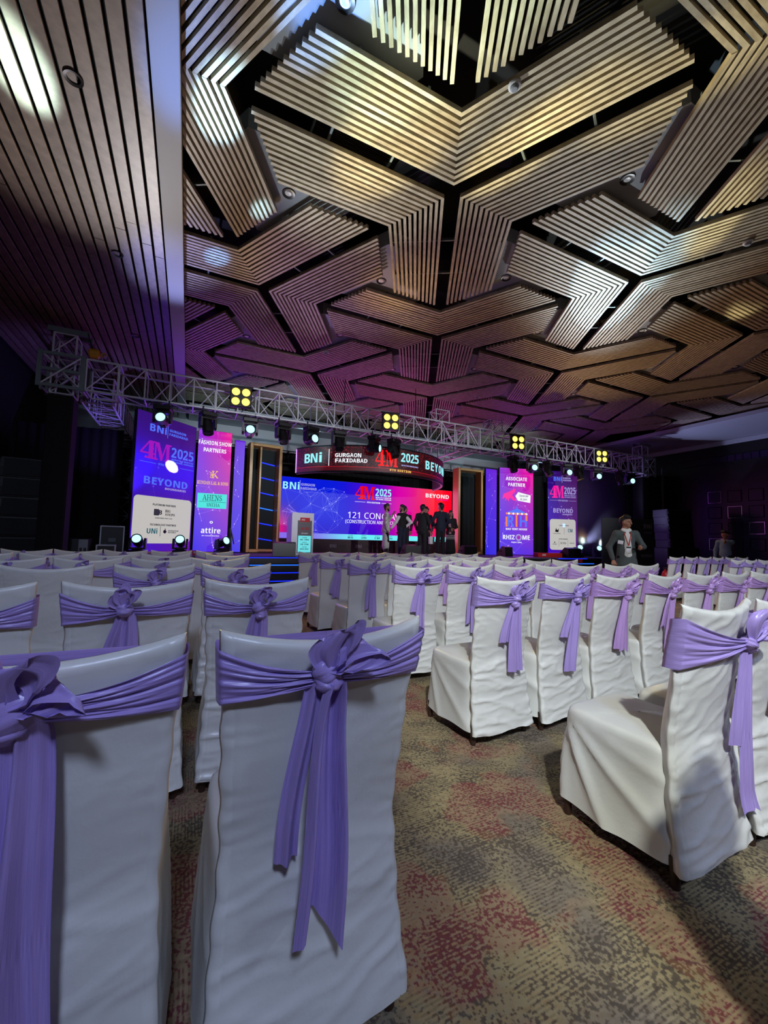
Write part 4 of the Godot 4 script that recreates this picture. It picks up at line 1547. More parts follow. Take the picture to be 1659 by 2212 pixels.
func trusses() -> void:
	truss("lighting_truss", "long silver box truss across the front of the stage carrying the yellow blinders", Vector3(-1.55, 4.27, -10.5), Vector3(16.95, 4.27, -10.5), 0.68, 0.6, 0.5, M.steel)
	# corner blocks where the legs come up
	for k in 2:
		var x: float = [-2.95, 17.03][k]
		var o := thing("truss_corner", ["square truss corner frame of flat grey bars at the end under the plank soffit", "square truss corner frame at the end by the panelled wall"][k], "truss corner", Vector3(x, 4.27, -10.5), 0.0)
		var w := 0.74
		for z in [0.0, -0.62]:
			var f := B.new()
			for s in [0.0, w]:
				f.box(Vector3(s, 0.34, z), Vector3(0.085, 0.78, 0.05), 0.006)
			for y in [0.0, 0.34, 0.68]:
				f.box(Vector3(w * 0.5, y, z), Vector3(w, 0.07, 0.045), 0.006)
			part("frame", f.mesh(), M.steel_dull, o)
		for z in [0.0, -0.62]:
			part("brace", tubem(Vector3(0.05, 0.02, z + 0.02), Vector3(w - 0.05, 0.66, z + 0.02), 0.017, 6), M.steel, o)
			part("brace", tubem(Vector3(0.05, 0.66, z), Vector3(w - 0.05, 0.02, z), 0.017, 6), M.steel, o)
		for s in [0.0, w]:
			for y in [0.0, 0.68]:
				part("rail", tubem(Vector3(s, y, 0), Vector3(s, y, -0.62), 0.025, 8), M.steel, o)
		var wheel := B.new()
		wheel.lathe(PackedVector2Array([Vector2(0.0001, 0), Vector2(0.05, 0), Vector2(0.05, 0.04), Vector2(0.0001, 0.04)]), 12, Transform3D(Basis(Vector3(0, 0, 1), PI / 2), Vector3.ZERO))
		var wm := wheel.mesh()
		for s in [0.08, w - 0.05]:
			part("wheel", wm, M.steel_dull, o, Vector3(s, -0.08, 0.02))
	# filler bay between the first corner and the long truss
	truss("truss_spacer", "short silver truss bay between the corner frame and the long truss", Vector3(-2.15, 4.27, -10.5), Vector3(-1.57, 4.27, -10.5), 0.68, 0.6, 0.58, M.steel)
	# tower heads above the corners, with a top beam and a chain hoist
	for k in 2:
		var x: float = [-2.78, 17.1][k]
		truss("truss_tower", ["upright silver truss tower standing up through the corner frame under the plank soffit", "upright silver truss tower at the panelled wall end"][k], Vector3(x, 4.15, -10.62), Vector3(x, 5.46, -10.62), 0.4, 0.4, 0.436, M.steel, 0.045)
		lone("black_leg", ["square black truss leg under the corner frame by the soffit", "square black truss leg under the corner frame by the panelled wall"][k], "truss leg", boxm(Vector3(0.46, 4.12, 0.46), 0.03, Vector3(0.2, 2.06, -0.2)), M.drape, Vector3(x, 0, -10.62))  # plain black column in place of the lower leg
		var bm := B.new()
		bm.box(Vector3(0.25, 0.0, 0.0), Vector3(0.75, 0.11, 0.09), 0.008)
		bm.box(Vector3(0.25, 0.0, -0.3), Vector3(0.75, 0.11, 0.09), 0.008)
		bm.box(Vector3(0.05, -0.035, -0.15), Vector3(0.10, 0.03, 0.3), 0.004)
		lone("tower_head", ["flat grey head beam on top of the tower under the plank soffit", "flat grey head beam on top of the tower by the panelled wall"][k], "tower head", bm.mesh(), M.steel_dull, Vector3(x, 5.54, -10.66))
	var ho := thing("chain_hoist", "yellow chain hoist hanging at the tower top beside the plank soffit", "chain hoist", Vector3(-2.05, 5.13, -10.6))
	var hb := B.new()
	hb.lathe(PackedVector2Array([Vector2(0.0001, -0.10), Vector2(0.08, -0.10), Vector2(0.105, -0.07), Vector2(0.105, 0.07), Vector2(0.08, 0.10), Vector2(0.0001, 0.10)]), 20, Transform3D(Basis(Vector3(0, 0, 1), PI / 2), Vector3.ZERO))
	part("housing", hb.mesh(), M.yellow, ho)
	var hk := B.new()
	var hp := PackedVector3Array()
	for q in 9:
		hp.append(Vector3(0.17 + 0.045 * cos(q * 0.6), 0.045 * sin(q * 0.6), 0.0))
	hk.path(hp, 0.016, 6)
	part("hook", hk.mesh(), M.yellow, ho)
	part("chain", tubem(Vector3(-0.04, 0.1, 0), Vector3(-0.14, 0.42, 0), 0.012, 6), M.black_steel, ho)
	# trusses that run back over the stage
	truss("side_truss", "violet-lit truss running back from the corner frame under the plank soffit", Vector3(-2.35, 4.2, -11.2), Vector3(-2.35, 4.2, -16.35), 0.62, 0.6, 0.42, M.steel, 0.045)
	truss("cross_truss", "silver truss running back over the stage above the curved header screen", Vector3(8.3, 4.35, -11.15), Vector3(8.3, 4.35, -16.35), 0.62, 0.6, 0.5, M.steel, 0.045)
	truss("side_truss", "truss running back from the corner by the panelled wall", Vector3(17.0, 4.0, -11.2), Vector3(17.0, 4.0, -15.5), 0.55, 0.6, 0.5, M.black_steel, 0.045)
	truss("rear_truss", "dark truss across the rear of the stage above the main screen", Vector3(-1.7, 4.2, -16.3), Vector3(16.9, 4.2, -16.3), 0.5, 0.4, 0.75, M.black_steel, 0.045)
	truss("rear_tower", "dim truss leg standing behind the loudspeaker stack", Vector3(-2.3, 0.0, -15.4), Vector3(-2.3, 4.2, -15.4), 0.55, 0.45, 0.6, M.steel_dull, 0.045)
	truss("truss_stub", "short upright truss sleeve on the long truss near the second blinder", Vector3(6.9, 4.97, -10.75), Vector3(6.9, 5.42, -10.75), 0.5, 0.4, 0.45, M.steel, 0.04)
	truss("truss_stub", "short upright truss sleeve on the long truss near the third blinder", Vector3(9.1, 4.97, -10.75), Vector3(9.1, 5.42, -10.75), 0.5, 0.4, 0.45, M.steel, 0.04)
	# cables laid along the long truss
	rng.seed = 12
	var cb := B.new()
	for k in 3:
		var pts := PackedVector3Array()
		for q in 60:
			pts.append(Vector3(-1.4 + q * 0.31, 4.30 + 0.03 * k + rng.randf_range(-0.02, 0.02), -10.8 - 0.09 * k + rng.randf_range(-0.03, 0.03)))
		cb.path(pts, 0.012, 5)
	part("cable_loom", cb.mesh(), M.black, get_node("lighting_truss"), -(get_node("lighting_truss") as Node3D).position)


# ---------------------------------------------------------------- stage lights
var mh := {}


func moving_head(label: String, at: Vector3, pan: float, tilt: float, hung: bool, lit: bool, kind := "") -> Node3D:
	# pan turns it about the upright, tilt 0 looks level along +Z, positive looks up
	if mh.is_empty():
		var b := B.new()
		b.box(Vector3(0, 0.06, 0), Vector3(0.36, 0.12, 0.28), 0.02)
		b.box(Vector3(0, 0.125, 0), Vector3(0.22, 0.02, 0.2), 0.005)
		mh.base = b.mesh()
		var y := B.new()
		for s in [-1.0, 1.0]:
			var poly := PackedVector2Array([Vector2(-0.09, 0.14), Vector2(0.09, 0.14), Vector2(0.085, 0.36), Vector2(0.05, 0.42), Vector2(-0.05, 0.42), Vector2(-0.085, 0.36)])
			y.prism(poly, 0.05, Transform3D(Basis(Vector3(0, 0, 1), Vector3(0, 1, 0), Vector3(-1, 0, 0)), Vector3(s * 0.165 + 0.025, 0, 0)))
		y.box(Vector3(0, 0.16, 0), Vector3(0.32, 0.05, 0.18), 0.01)
		mh.yoke = y.mesh()
		var h := B.new()
		h.lathe(PackedVector2Array([Vector2(0.0001, -0.21), Vector2(0.07, -0.21), Vector2(0.105, -0.18), Vector2(0.12, -0.10), Vector2(0.12, 0.06), Vector2(0.125, 0.08), Vector2(0.125, 0.20), Vector2(0.115, 0.205), Vector2(0.10, 0.19)]), 24, Transform3D(Basis(Vector3(1, 0, 0), PI / 2), Vector3.ZERO))
		for q in 3:
			h.box(Vector3(0, 0.121, -0.12 + q * 0.045), Vector3(0.12, 0.015, 0.018), 0.003)
		mh.head = h.mesh()
		var l := B.new()
		l.lathe(PackedVector2Array([Vector2(0.0001, 0.200), Vector2(0.05, 0.196), Vector2(0.085, 0.190), Vector2(0.102, 0.186)]), 24, Transform3D(Basis(Vector3(1, 0, 0), PI / 2), Vector3.ZERO))
		mh.lens = l.mesh()
		var c := B.new()
		c.tube(Vector3(-0.12, 0.0, 0), Vector3(-0.12, -0.13, 0), 0.018, 6)
		c.tube(Vector3(0.12, 0.0, 0), Vector3(0.12, -0.13, 0), 0.018, 6)
		mh.clamp = c.mesh()
	var o := thing("moving_head_light", label, "stage light", at, pan, kind)
	if hung:
		o.rotation = Vector3(0, pan, PI)
		part("clamp", mh.clamp, M.black_steel, o)
	part("base", mh.base, M.black, o)
	part("yoke", mh.yoke, M.black, o)
	var hd := part("head", mh.head, M.black, o, Vector3(0, 0.34, 0))
	hd.rotation.x = tilt if hung else -tilt
	part("lens", mh.lens, M.lens_cyan if lit else M.grille_mesh, hd)
	return o


# a spot beam between two points, with or without a lamp at its start
func beam(at: Vector3, to: Vector3, c: Color, e: float, ang: float, soft := 0.3, size := 0.04, called := "beam") -> void:
	var s := SpotLight3D.new()
	s.name = numbered(called)
	s.light_color = c
	s.light_energy = e
	s.spot_angle = ang
	s.spot_angle_attenuation = soft
	s.spot_range = 40.0
	s.spot_attenuation = 2.0
	s.light_size = size
	s.shadow_enabled = true
	add_child(s)
	s.position = at
	s.look_at_from_position(at, to, Vector3.UP if absf((to - at).normalized().y) < 0.98 else Vector3.RIGHT)


func stage_lights() -> void:
	# four-lamp yellow blinders on the long truss
	var bl := [[1.0, "first"], [5.12, "second"], [9.96, "third"], [14.2, "fourth"]]
	for k in 4:
		var o := thing("blinder_light", "glowing yellow four-lamp blinder, %s along the long truss from the plank soffit" % bl[k][1], "stage light", Vector3(bl[k][0], 4.63, -10.38), deg_to_rad(-8.0 + k * -4.0), "yellow blinders")
		var hb := B.new()
		hb.box(Vector3(0, 0, -0.03), Vector3(0.50, 0.50, 0.12), 0.015)
		part("housing", hb.mesh(), M.black, o)
		part("bracket", boxm(Vector3(0.56, 0.05, 0.04), 0.006, Vector3(0, 0.28, -0.06)), M.black_steel, o)
		for x in [-0.118, 0.118]:
			for y in [-0.118, 0.118]:
				var rim := B.new()
				rim.lathe(PackedVector2Array([Vector2(0.092, 0.0), Vector2(0.104, 0.03), Vector2(0.108, 0.03), Vector2(0.108, 0.0)]), 24, Transform3D(Basis(Vector3(1, 0, 0), PI / 2), Vector3.ZERO))
				var rm := part("lamp_rim", rim.mesh(), M.black_steel, o, Vector3(x, y, 0.03))
				var gl := B.new()
				gl.lathe(PackedVector2Array([Vector2(0.0001, 0.020), Vector2(0.05, 0.015), Vector2(0.093, 0.004)]), 24, Transform3D(Basis(Vector3(1, 0, 0), PI / 2), Vector3.ZERO))
				part("lamp", gl.mesh(), M.lamp_yellow, rm)
		beam(Vector3(bl[k][0], 4.63, -10.26), Vector3(bl[k][0] - 1.5, 0.3, -1.0), Color(1.0, 0.84, 0.40), BLINDER, 60.0, 0.8, 0.2, "blinder_lamp")
	# moving heads hung from the long truss: x, pan, tilt, lit
	var hang := [[-0.66, -0.2, 0.15, true], [0.29, 0.3, -1.2, false], [1.26, -0.05, 0.12, true], [2.08, 0.2, -1.1, false], [2.82, 0.35, 0.05, true], [3.60, 0.0, -1.15, false], [4.66, 0.75, -0.1, true], [5.30, 0.4, -1.2, false], [9.86, 0.2, -1.3, false], [10.75, -0.35, 0.1, true], [11.49, 0.5, -1.1, false], [12.45, -0.3, 0.05, true], [13.09, 0.2, -1.2, false], [14.06, -0.35, 0.05, true], [15.45, 0.3, -1.2, false], [16.05, -0.3, 0.0, true]]
	var nth := ["first", "second", "third", "fourth", "fifth", "sixth", "seventh", "eighth", "ninth", "tenth", "eleventh", "twelfth", "thirteenth", "fourteenth", "fifteenth", "sixteenth"]
	for k in hang.size():
		var q: Array = hang[k]
		moving_head("black moving head hung under the long truss, %s from the plank soffit, %s" % [nth[k], "lens glowing" if q[3] else "lens dark"], Vector3(q[0], 4.27 - 0.1, -10.5), q[1], q[2], true, q[3], "moving heads under the truss")
	# moving heads standing along the stage edge
	moving_head("black moving head standing before the printed panel under the soffit, aimed up, outer one", Vector3(-1.12, DECK, -11.9), -0.1, 0.35, false, true, "moving heads on the stage floor")
	moving_head("black moving head standing before the printed panel corner, aimed up, beside the sponsor screen", Vector3(-0.17, DECK, -12.4), -0.1, 0.35, false, true, "moving heads on the stage floor")
	moving_head("black moving head standing before the magenta sponsor screen, turned aside", Vector3(0.89, DECK, -12.5), 0.6, 0.3, false, true, "moving heads on the stage floor")
	moving_head("black moving head on the floor at the far end of the stage, beam rising", Vector3(14.91, DECK, -12.0), -0.5, 0.45, false, true, "moving heads on the stage floor")
	moving_head("black moving head at the outer end of the stage beside the man in a blazer", Vector3(16.07, DECK, -12.0), -0.45, 0.3, false, true, "moving heads on the stage floor")


# ---------------------------------------------------------------- the stage
func board(called: String, label: String, category: String, l: Vector3, r: Vector3, h: float, face: Material, depth := 0.10, light := Color.BLACK, le := 0.0) -> Node3D:
	# an upright screen or printed panel standing from l to r; its face looks along local +Z
	var d := r - l
	var w := Vector2(d.x, d.z).length()
	var o := thing(called, label, category, (l + r) * 0.5, atan2(-d.z, d.x))
	if called == "sponsor_sign":
		var fm := face as StandardMaterial3D
		fm.albedo_color = Color(0.75, 0.75, 0.75)
		fm.albedo_texture = fm.emission_texture
	part("cabinet", boxm(Vector3(w, h, depth), 0.006, Vector3(0, h * 0.5, -depth * 0.5 - 0.001)), M.black_matt, o)
	var b := B.new()
	b.quad(Vector3(-w / 2 + 0.008, 0.008, 0.003), Vector3(w / 2 - 0.008, 0.008, 0.003), Vector3(w / 2 - 0.008, h - 0.008, 0.003), Vector3(-w / 2 + 0.008, h - 0.008, 0.003), Vector3(0, 0, 1), Vector2(0, 1), Vector2(1, 1), Vector2(1, 0), Vector2(0, 0))
	part("display", b.mesh(), face, o)
	if le > 0.0:
		var a := AreaLight3D.new()
		a.name = numbered("screen_light")
		a.area_size = Vector2(w, h)
		a.area_normalize_energy = true
		a.light_color = light
		a.light_energy = le
		a.area_range = 40.0
		a.shadow_enabled = true
		add_child(a)
		a.transform = Transform3D(Basis(Vector3.UP, o.rotation.y), o.position + Basis(Vector3.UP, o.rotation.y) * Vector3(0, h * 0.5, 0.03)).rotated_local(Vector3.UP, PI)
	return o


func shape(poly: PackedVector2Array, mat_: Material, parent: Node3D, called: String, at := Vector3(0, 0, 0.004)) -> void:
	var b := B.new()
	b.prism(poly, 0.004)
	part(called, b.mesh(), mat_, parent, at)


func rect2(x0: float, y0: float, x1: float, y1: float, r := 0.0) -> PackedVector2Array:
	if r <= 0.0:
		return PackedVector2Array([Vector2(x0, y0), Vector2(x1, y0), Vector2(x1, y1), Vector2(x0, y1)])
	var p := PackedVector2Array()
	for q in [[x1 - r, y0 + r, -PI / 2], [x1 - r, y1 - r, 0.0], [x0 + r, y1 - r, PI / 2], [x0 + r, y0 + r, PI]]:
		for k in 7:
			var a: float = q[2] + PI / 2 * k / 6.0
			p.append(Vector2(q[0] + cos(a) * r, q[1] + sin(a) * r))
	return p


func disc(c: Vector2, r: float, n := 20, sx := 1.0) -> PackedVector2Array:
	var p := PackedVector2Array()
	for k in n:
		p.append(c + Vector2(cos(TAU * k / n) * r * sx, sin(TAU * k / n) * r))
	return p


func four_m(o: Node3D, x0: float, x1: float, y0: float, y1: float, red: Material, ice: Material, small: Material) -> void:
	# the event mark: a tall 4M, the year beside it, two fine lines below, the edition under a rule
	var z := 0.005
	var xm := lerpf(x0, x1, 0.53)
	words("4", y1 - y0, Vector3(lerpf(x0, xm, 0.24), (y0 + y1) * 0.5, z), red, o, "serifb", (xm - x0) * 0.50)
	words("M", y1 - y0, Vector3(lerpf(x0, xm, 0.70), (y0 + y1) * 0.5, z), red, o, "serifb", (xm - x0) * 0.62)
	words("2025", (y1 - y0) * 0.60, Vector3((xm + x1) * 0.5 + 0.01, lerpf(y0, y1, 0.66), z), ice, o, "b", (x1 - xm) * 0.94)
	words("MARCH 01 & MARCH 02", (y1 - y0) * 0.09, Vector3((xm + x1) * 0.5 + 0.01, lerpf(y0, y1, 0.25), z), small, o, "b", (x1 - xm) * 0.92)
	words("THE GRAND, GURGAON", (y1 - y0) * 0.09, Vector3((xm + x1) * 0.5 + 0.01, lerpf(y0, y1, 0.10), z), small, o, "b", (x1 - xm) * 0.92)
	var ye := y0 - (y1 - y0) * 0.20
	words("9TH EDITION", (y1 - y0) * 0.12, Vector3((x0 + x1) * 0.5, ye, z), small, o, "b", (x1 - x0) * 0.36)
	shape(rect2(x0, ye - 0.006, lerpf(x0, x1, 0.28), ye + 0.006), small, o, "rule")
	shape(rect2(lerpf(x0, x1, 0.72), ye - 0.006, x1, ye + 0.006), small, o, "rule")


func bni(o: Node3D, x0: float, x1: float, y: float, h: float, m: Material, xt: float, xe: float, m2: Material) -> void:
	words("BNi", h, Vector3((x0 + x1) * 0.5, y, 0.005), m, o, "b", x1 - x0)
	if xe > xt:
		shape(rect2((x1 + xt) * 0.5 - 0.008, y - h * 0.9, (x1 + xt) * 0.5 + 0.008, y + h * 0.9), m2, o, "rule")
		words("GURGAON", h * 0.36, Vector3(lerpf(xt, xe, 0.45), y + h * 0.30, 0.005), m2, o, "b", (xe - xt) * 0.88)
		words("FARIDABAD", h * 0.36, Vector3((xt + xe) * 0.5, y - h * 0.26, 0.005), m2, o, "b", xe - xt)


func beyond(o: Node3D, x0: float, x1: float, y: float, h: float, m: Material, m2: Material) -> void:
	words("BEYOND", h, Vector3((x0 + x1) * 0.5, y, 0.005), m, o, "b", x1 - x0)
	words("BOUNDARIES", h * 0.30, Vector3(lerpf(x0, x1, 0.72), y - h * 0.85, 0.005), m2, o, "b", (x1 - x0) * 0.5)


func main_screen_image() -> Image:
	var w := 720
	var h := 216
	var im := network_image(w, h, [Color.BLACK, Color.BLACK, Color.BLACK, Color.BLACK], 31, 46, 0.085, Rect2(0.0, 0.12, 0.36, 0.80), 0.5)
	for y in h:
		var v := float(y) / h
		for x in w:
			var u := float(x) / w
			var c := Color(0.0, 0.10, 0.86).lerp(Color(0.36, 0.02, 0.82), smoothstep(0.25, 0.52, u))
			c = c.lerp(Color(0.86, 0.0, 0.66), smoothstep(0.50, 0.66, u))
			c = c.lerp(Color(1.0, 0.0, 0.14), smoothstep(0.66, 0.92, u))
			c = c.lerp(Color(0.16, 0.03, 0.78), smoothstep(0.55, 1.0, v) * smoothstep(0.75, 0.35, u) * 0.8)
			c = c.lerp(Color(0.98, 0.0, 0.42), smoothstep(0.15, -0.03, u) * smoothstep(0.25, 0.85, v))
			c = c.lerp(Color(0.86, 0.0, 0.80), smoothstep(0.6, 1.0, v) * smoothstep(0.62, 0.8, u) * 0.5)
			if v > 0.905:
				c = Color(0.52, 0.42, 0.92).lerp(Color(0.42, 0.93, 0.96), smoothstep(0.12, 0.42, u))
			var q := im.get_pixel(x, y)
			var l := q.r if v < 0.9 else 0.0
			im.set_pixel(x, y, c.lerp(Color(0.82, 0.78, 1.0), l))
	return im


func header_image() -> Image:
	var w := 640
	var h := 96
	var im := Image.create(w, h, false, Image.FORMAT_RGB8)
	im.fill(Color(0.16, 0.01, 0.03))
	rng.seed = 66
	for k in 2600:
		var x := rng.randi_range(0, w - 2)
		var y := int(pow(rng.randf(), 1.3) * h * 0.86)
		var c := Color(0.55, 0.02, 0.07).lerp(Color(0.9, 0.35, 0.42), pow(rng.randf(), 4.0))
		im.fill_rect(Rect2i(x, y, rng.randi_range(1, 2), rng.randi_range(1, 2)), c)
	for x in w:
		var yl := int(h * (0.80 + 0.04 * sin(x * 0.004)))
		im.fill_rect(Rect2i(x, yl, 1, h - yl), Color(0.30, 0.01, 0.05))
		im.fill_rect(Rect2i(x, yl, 1, 2), Color(0.75, 0.06, 0.14))
	return im


func stage() -> void:
	# deck, its printed front and the lit steps
	var dk := thing("stage_deck", "low violet-grey stage platform with a dark front below the screens", "stage", Vector3.ZERO)
	part("platform", boxm(Vector3(18.6, 0.06, 5.2), 0.01, Vector3(7.8, DECK - 0.03, -13.95)), M.deck, dk)
	part("front_skirt", boxm(Vector3(18.5, DECK - 0.06, 0.05), 0.004, Vector3(7.8, (DECK - 0.06) * 0.5, -11.42)), M.black_matt, dk)
	part("edge_light", boxm(Vector3(6.0, 0.022, 0.02), 0.003, Vector3(5.9, DECK - 0.03, -11.34)), M.led_blue, dk)
	for s in [[1.42, 1.52, 0], [12.6, 1.6, 1]]:
		var o := thing("stage_steps", ["dark stage steps with blue glowing edges at the aisle", "dark stage steps with blue glowing edges at the far end of the stage"][s[2]], "steps", Vector3(s[0], 0, 0))
		for k in 4:
			var y := DECK - 0.175 * k
			var z := -11.19 + 0.30 * k
			var top := y - (0.0 if k else 0.002)
			part("step", boxm(Vector3(s[1], top, 0.30), 0.006, Vector3(s[1] * 0.5, top * 0.5, z)), M.black, o)
			part("edge_light", boxm(Vector3(s[1] - 0.02, 0.022, 0.012), 0.003, Vector3(s[1] * 0.5, y - 0.022, z + 0.155)), M.led_blue if k != 1 else M.led_ice, o)
	# main screen on a maroon plinth with the mark repeated
	var ms := board("led_screen", "wide main stage screen, blue fading to red, with the conclave title", "screen", Vector3(2.86, 1.2, -15.0), Vector3(10.53, 1.2, -15.0), 2.28, screen("main_picture", main_screen_image()), 0.12, Color(0.84, 0.40, 0.72), 22.0)
	bni(ms, -3.66, -3.05, 1.95, 0.26, M.type_ice, -2.98, -2.38, M.star_ice)
	four_m(ms, -0.80, 0.82, 1.62, 2.12, M.type_red, M.type_ice, M.type_white)
	beyond(ms, 2.46, 3.66, 1.99, 0.17, M.type_white, M.type_pink)
	words("121 CONCLAVE", 0.23, Vector3(0.15, 0.97, 0.005), M.type_white, ms, "r", 2.46)
	words("(CONSTRUCTION AND ARCHITECTURE)", 0.13, Vector3(0.30, 0.72, 0.005), M.type_white, ms, "r", 2.95)
	var cap := ["PLATINUM", "TECHNOLOGY", "GOLD", "SILVER", "SUPPORT"]
	for k in 5:
		words(cap[k], 0.022, Vector3(-0.95 + k * 0.58, 0.175, 0.005), M.type_grey, ms, "b", 0.2)
		words(["BS", "UNi", "CM", "ROHA", "RTH"][k], 0.075, Vector3(-0.95 + k * 0.58, 0.09, 0.005), M.type_teal, ms, "b", 0.22)
	var pl := thing("screen_plinth", "dark maroon plinth under the main screen printed with a repeated mark", "plinth", Vector3(6.7, DECK, -15.02))
	part("panel", boxm(Vector3(7.66, 0.495, 0.3), 0.006, Vector3(0, 0.2475, 0)), M.fascia, pl)
	for k in 7:
		words("BNi", 0.13, Vector3(-2.75 + k * 1.05, 0.25, 0.153), M.print_dim, pl, "b", 0.26)
		words("GURGAON", 0.04, Vector3(-2.35 + k * 1.05, 0.28, 0.153), M.print_dark, pl, "b", 0.26)
		words("FARIDABAD", 0.04, Vector3(-2.35 + k * 1.05, 0.21, 0.153), M.print_dark, pl, "b", 0.28)
	# curved header screen
	var hd := thing("header_screen", "curved maroon glitter header screen hung over the stage with white and red lettering", "screen", Vector3(5.60, 3.22, -13.75))
	var rr := 3.0
	var a0 := -64.0
	var a1 := 84.0
	for layer in 2:
		var b := B.new()
		var pts := PackedVector3Array()
		var uv := PackedVector2Array()
		var r := rr if layer == 0 else rr - 0.08
		for y in 2:
			for k in 49:
				var f := k / 48.0
				var a := deg_to_rad(lerpf(a0, a1, f))
				pts.append(Vector3(sin(a) * r, y * 0.74, cos(a) * r))
				uv.append(Vector2(f, 1.0 - y))
		b.grid(pts, 2, 49, false, Vector3(0, 0.3, 0) if layer == 0 else Vector3(0, 0.3, 9), Vector3.ZERO, uv)
		part(["display", "back_sheet"][layer], b.mesh(), screen("header_picture", header_image(), 0.9) if layer == 0 else M.black_matt, hd)
	for e in [0.0, 0.74]:
		var b := B.new()
		var pts := PackedVector3Array()
		for k in 49:
			var a := deg_to_rad(lerpf(a0, a1, k / 48.0))
			pts.append(Vector3(sin(a) * (rr - 0.04), e, cos(a) * (rr - 0.04)))
		b.path(pts, 0.045, 8)
		part("rim_tube", b.mesh(), M.black_steel, hd)
	part("end_light", boxm(Vector3(0.03, 0.74, 0.05), 0.004, Vector3(sin(deg_to_rad(a0)) * 3.0, 0.37, cos(deg_to_rad(a0)) * 3.0)), M.led_pink, hd)
	var letters := [["B", -55.0, 0.28, 0.21, M.type_ice], ["N", -50.2, 0.28, 0.24, M.type_ice], ["i", -46.0, 0.28, 0.09, M.type_ice], ["4", -11.5, 0.46, 0.30, M.type_red], ["M", -4.6, 0.46, 0.40, M.type_red], ["B", 22.5, 0.27, 0.21, M.type_ice], ["E", 28.0, 0.27, 0.19, M.type_ice], ["Y", 33.5, 0.27, 0.23, M.type_ice], ["O", 40.0, 0.27, 0.25, M.type_ice], ["N", 46.5, 0.27, 0.24, M.type_ice], ["D", 52.5, 0.27, 0.22, M.type_ice]]
	for k in 4:
		letters.append([["2", "0", "2", "5"][k], 3.0 + k * 3.3, 0.27, 0.155, M.type_ice])
	for k in 7:
		letters.append(["GURGAON".substr(k, 1), -36.0 + k * 2.15, 0.115, 0.10, M.type_white])
	for k in 9:
		letters.append(["FARIDABAD".substr(k, 1), -36.0 + k * 2.05, 0.115, 0.095, M.type_white])
	for k in 10:
		letters.append(["9TH EDITION".replace(" ", "").substr(k, 1), -5.0 + k * 1.35 + (0.8 if k > 2 else 0.0), 0.065, 0.055, M.type_gold])
	for k in 14:
		letters.append(["MARCH01MARCH02".substr(k, 1), 2.2 + k * 0.88, 0.04, 0.035, M.star_ice])
	for k in letters.size():
		var q: Array = letters[k]
		var yy := 0.40
		if k >= 3 and k <= 4:
			yy = 0.40
		if k >= 11 and k < 15:
			yy = 0.50
		elif k >= 15 and k < 22:
			yy = 0.46
		elif k >= 22 and k < 31:
			yy = 0.30
		elif k >= 31 and k < 41:
			yy = 0.085
		elif k >= 41:
			yy = 0.26
		var a := deg_to_rad(q[1])
		var t := words(q[0], q[2], Vector3(sin(a) * (rr + 0.006), yy, cos(a) * (rr + 0.006)), q[4], hd, "serifb" if (k == 3 or k == 4) else "b", q[3])
		var sc := t.scale
		t.rotation.y = a
		t.scale = sc
	var ra := deg_to_rad(-40.6)
	part("rule", boxm(Vector3(0.018, 0.50, 0.012), 0.002), M.type_white, hd, Vector3(sin(ra) * 3.005, 0.40, cos(ra) * 3.005))
	for x in [-1.6, 0.6, 1.8]:
		part("hanger", tubem(Vector3(x, 0.74, sqrt(8.76 - x * x)), Vector3(x, 2.75, sqrt(8.76 - x * x)), 0.010, 6), M.black_steel, hd)
	# printed panel under the soffit, its print given a glow of its own
	var w1 := network_image(160, 312, [Color(0.20, 0.06, 0.44), Color(0.22, 0.05, 0.42), Color(0.26, 0.10, 0.80), Color(0.36, 0.08, 0.62)], 51, 22, 0.25, Rect2(0, 0.25, 1, 0.45), 0.22)
	for y in 312:
		for x in 160:
			var v := y / 312.0
			var k := exp(-pow((v - 0.40) / 0.16, 2.0))
			w1.set_pixel(x, y, w1.get_pixel(x, y).lerp(Color(0.20, 0.10, 0.98), 0.75 * k))
	var p1 := board("sponsor_sign", "tall violet printed panel with a white partner card under the plank soffit", "panel", Vector3(-1.38, 0.75, -12.5), Vector3(0.08, 0.75, -13.8), 3.82, screen("panel_picture_a", w1, 0.85), 0.12, Color(0.35, 0.22, 1.0), 3.0)
	bni(p1, -0.60, -0.08, 3.42, 0.20, M.type_blue, 0.02, 0.66, M.type_blue)
	four_m(p1, -0.84, 0.93, 2.54, 3.02, M.type_magenta, M.type_blue, M.type_blue)
	beyond(p1, -0.68, 0.74, 1.95, 0.20, M.type_blue, M.type_lilac)
	shape(rect2(-0.93, 0.22, 0.93, 1.52, 0.12), M.card_white, p1, "partner_card")
	var q1 := Vector3(0, 0, 0.010)
	words("PLATINUM PARTNER", 0.055, Vector3(0, 1.30, 0.010), M.type_grey, p1, "b", 0.74)
	shape(rect2(-0.32, 1.00, -0.16, 1.18, 0.02), M.type_grey, p1, "emblem", q1)
	words("B", 0.12, Vector3(-0.12, 1.09, 0.010), M.type_black, p1, "b", 0.10)
	words("BIG", 0.07, Vector3(0.12, 1.14, 0.010), M.type_black, p1, "serifb", 0.17)
	words("STEPS", 0.06, Vector3(0.20, 1.04, 0.010), M.type_black, p1, "serifb", 0.32)
	words("VENTURES PVT LTD", 0.03, Vector3(0, 0.93, 0.010), M.type_grey, p1, "b", 0.55)
	words("TECHNOLOGY PARTNER", 0.055, Vector3(0, 0.74, 0.010), M.type_grey, p1, "b", 0.84)
	words("UNi", 0.14, Vector3(-0.34, 0.56, 0.010), M.type_teal, p1, "b", 0.32)
	shape(rect2(-0.09, 0.42, -0.08, 0.70), M.type_grey, p1, "rule", q1)
	shape(disc(Vector2(0.06, 0.555), 0.05), M.type_black, p1, "emblem", q1)
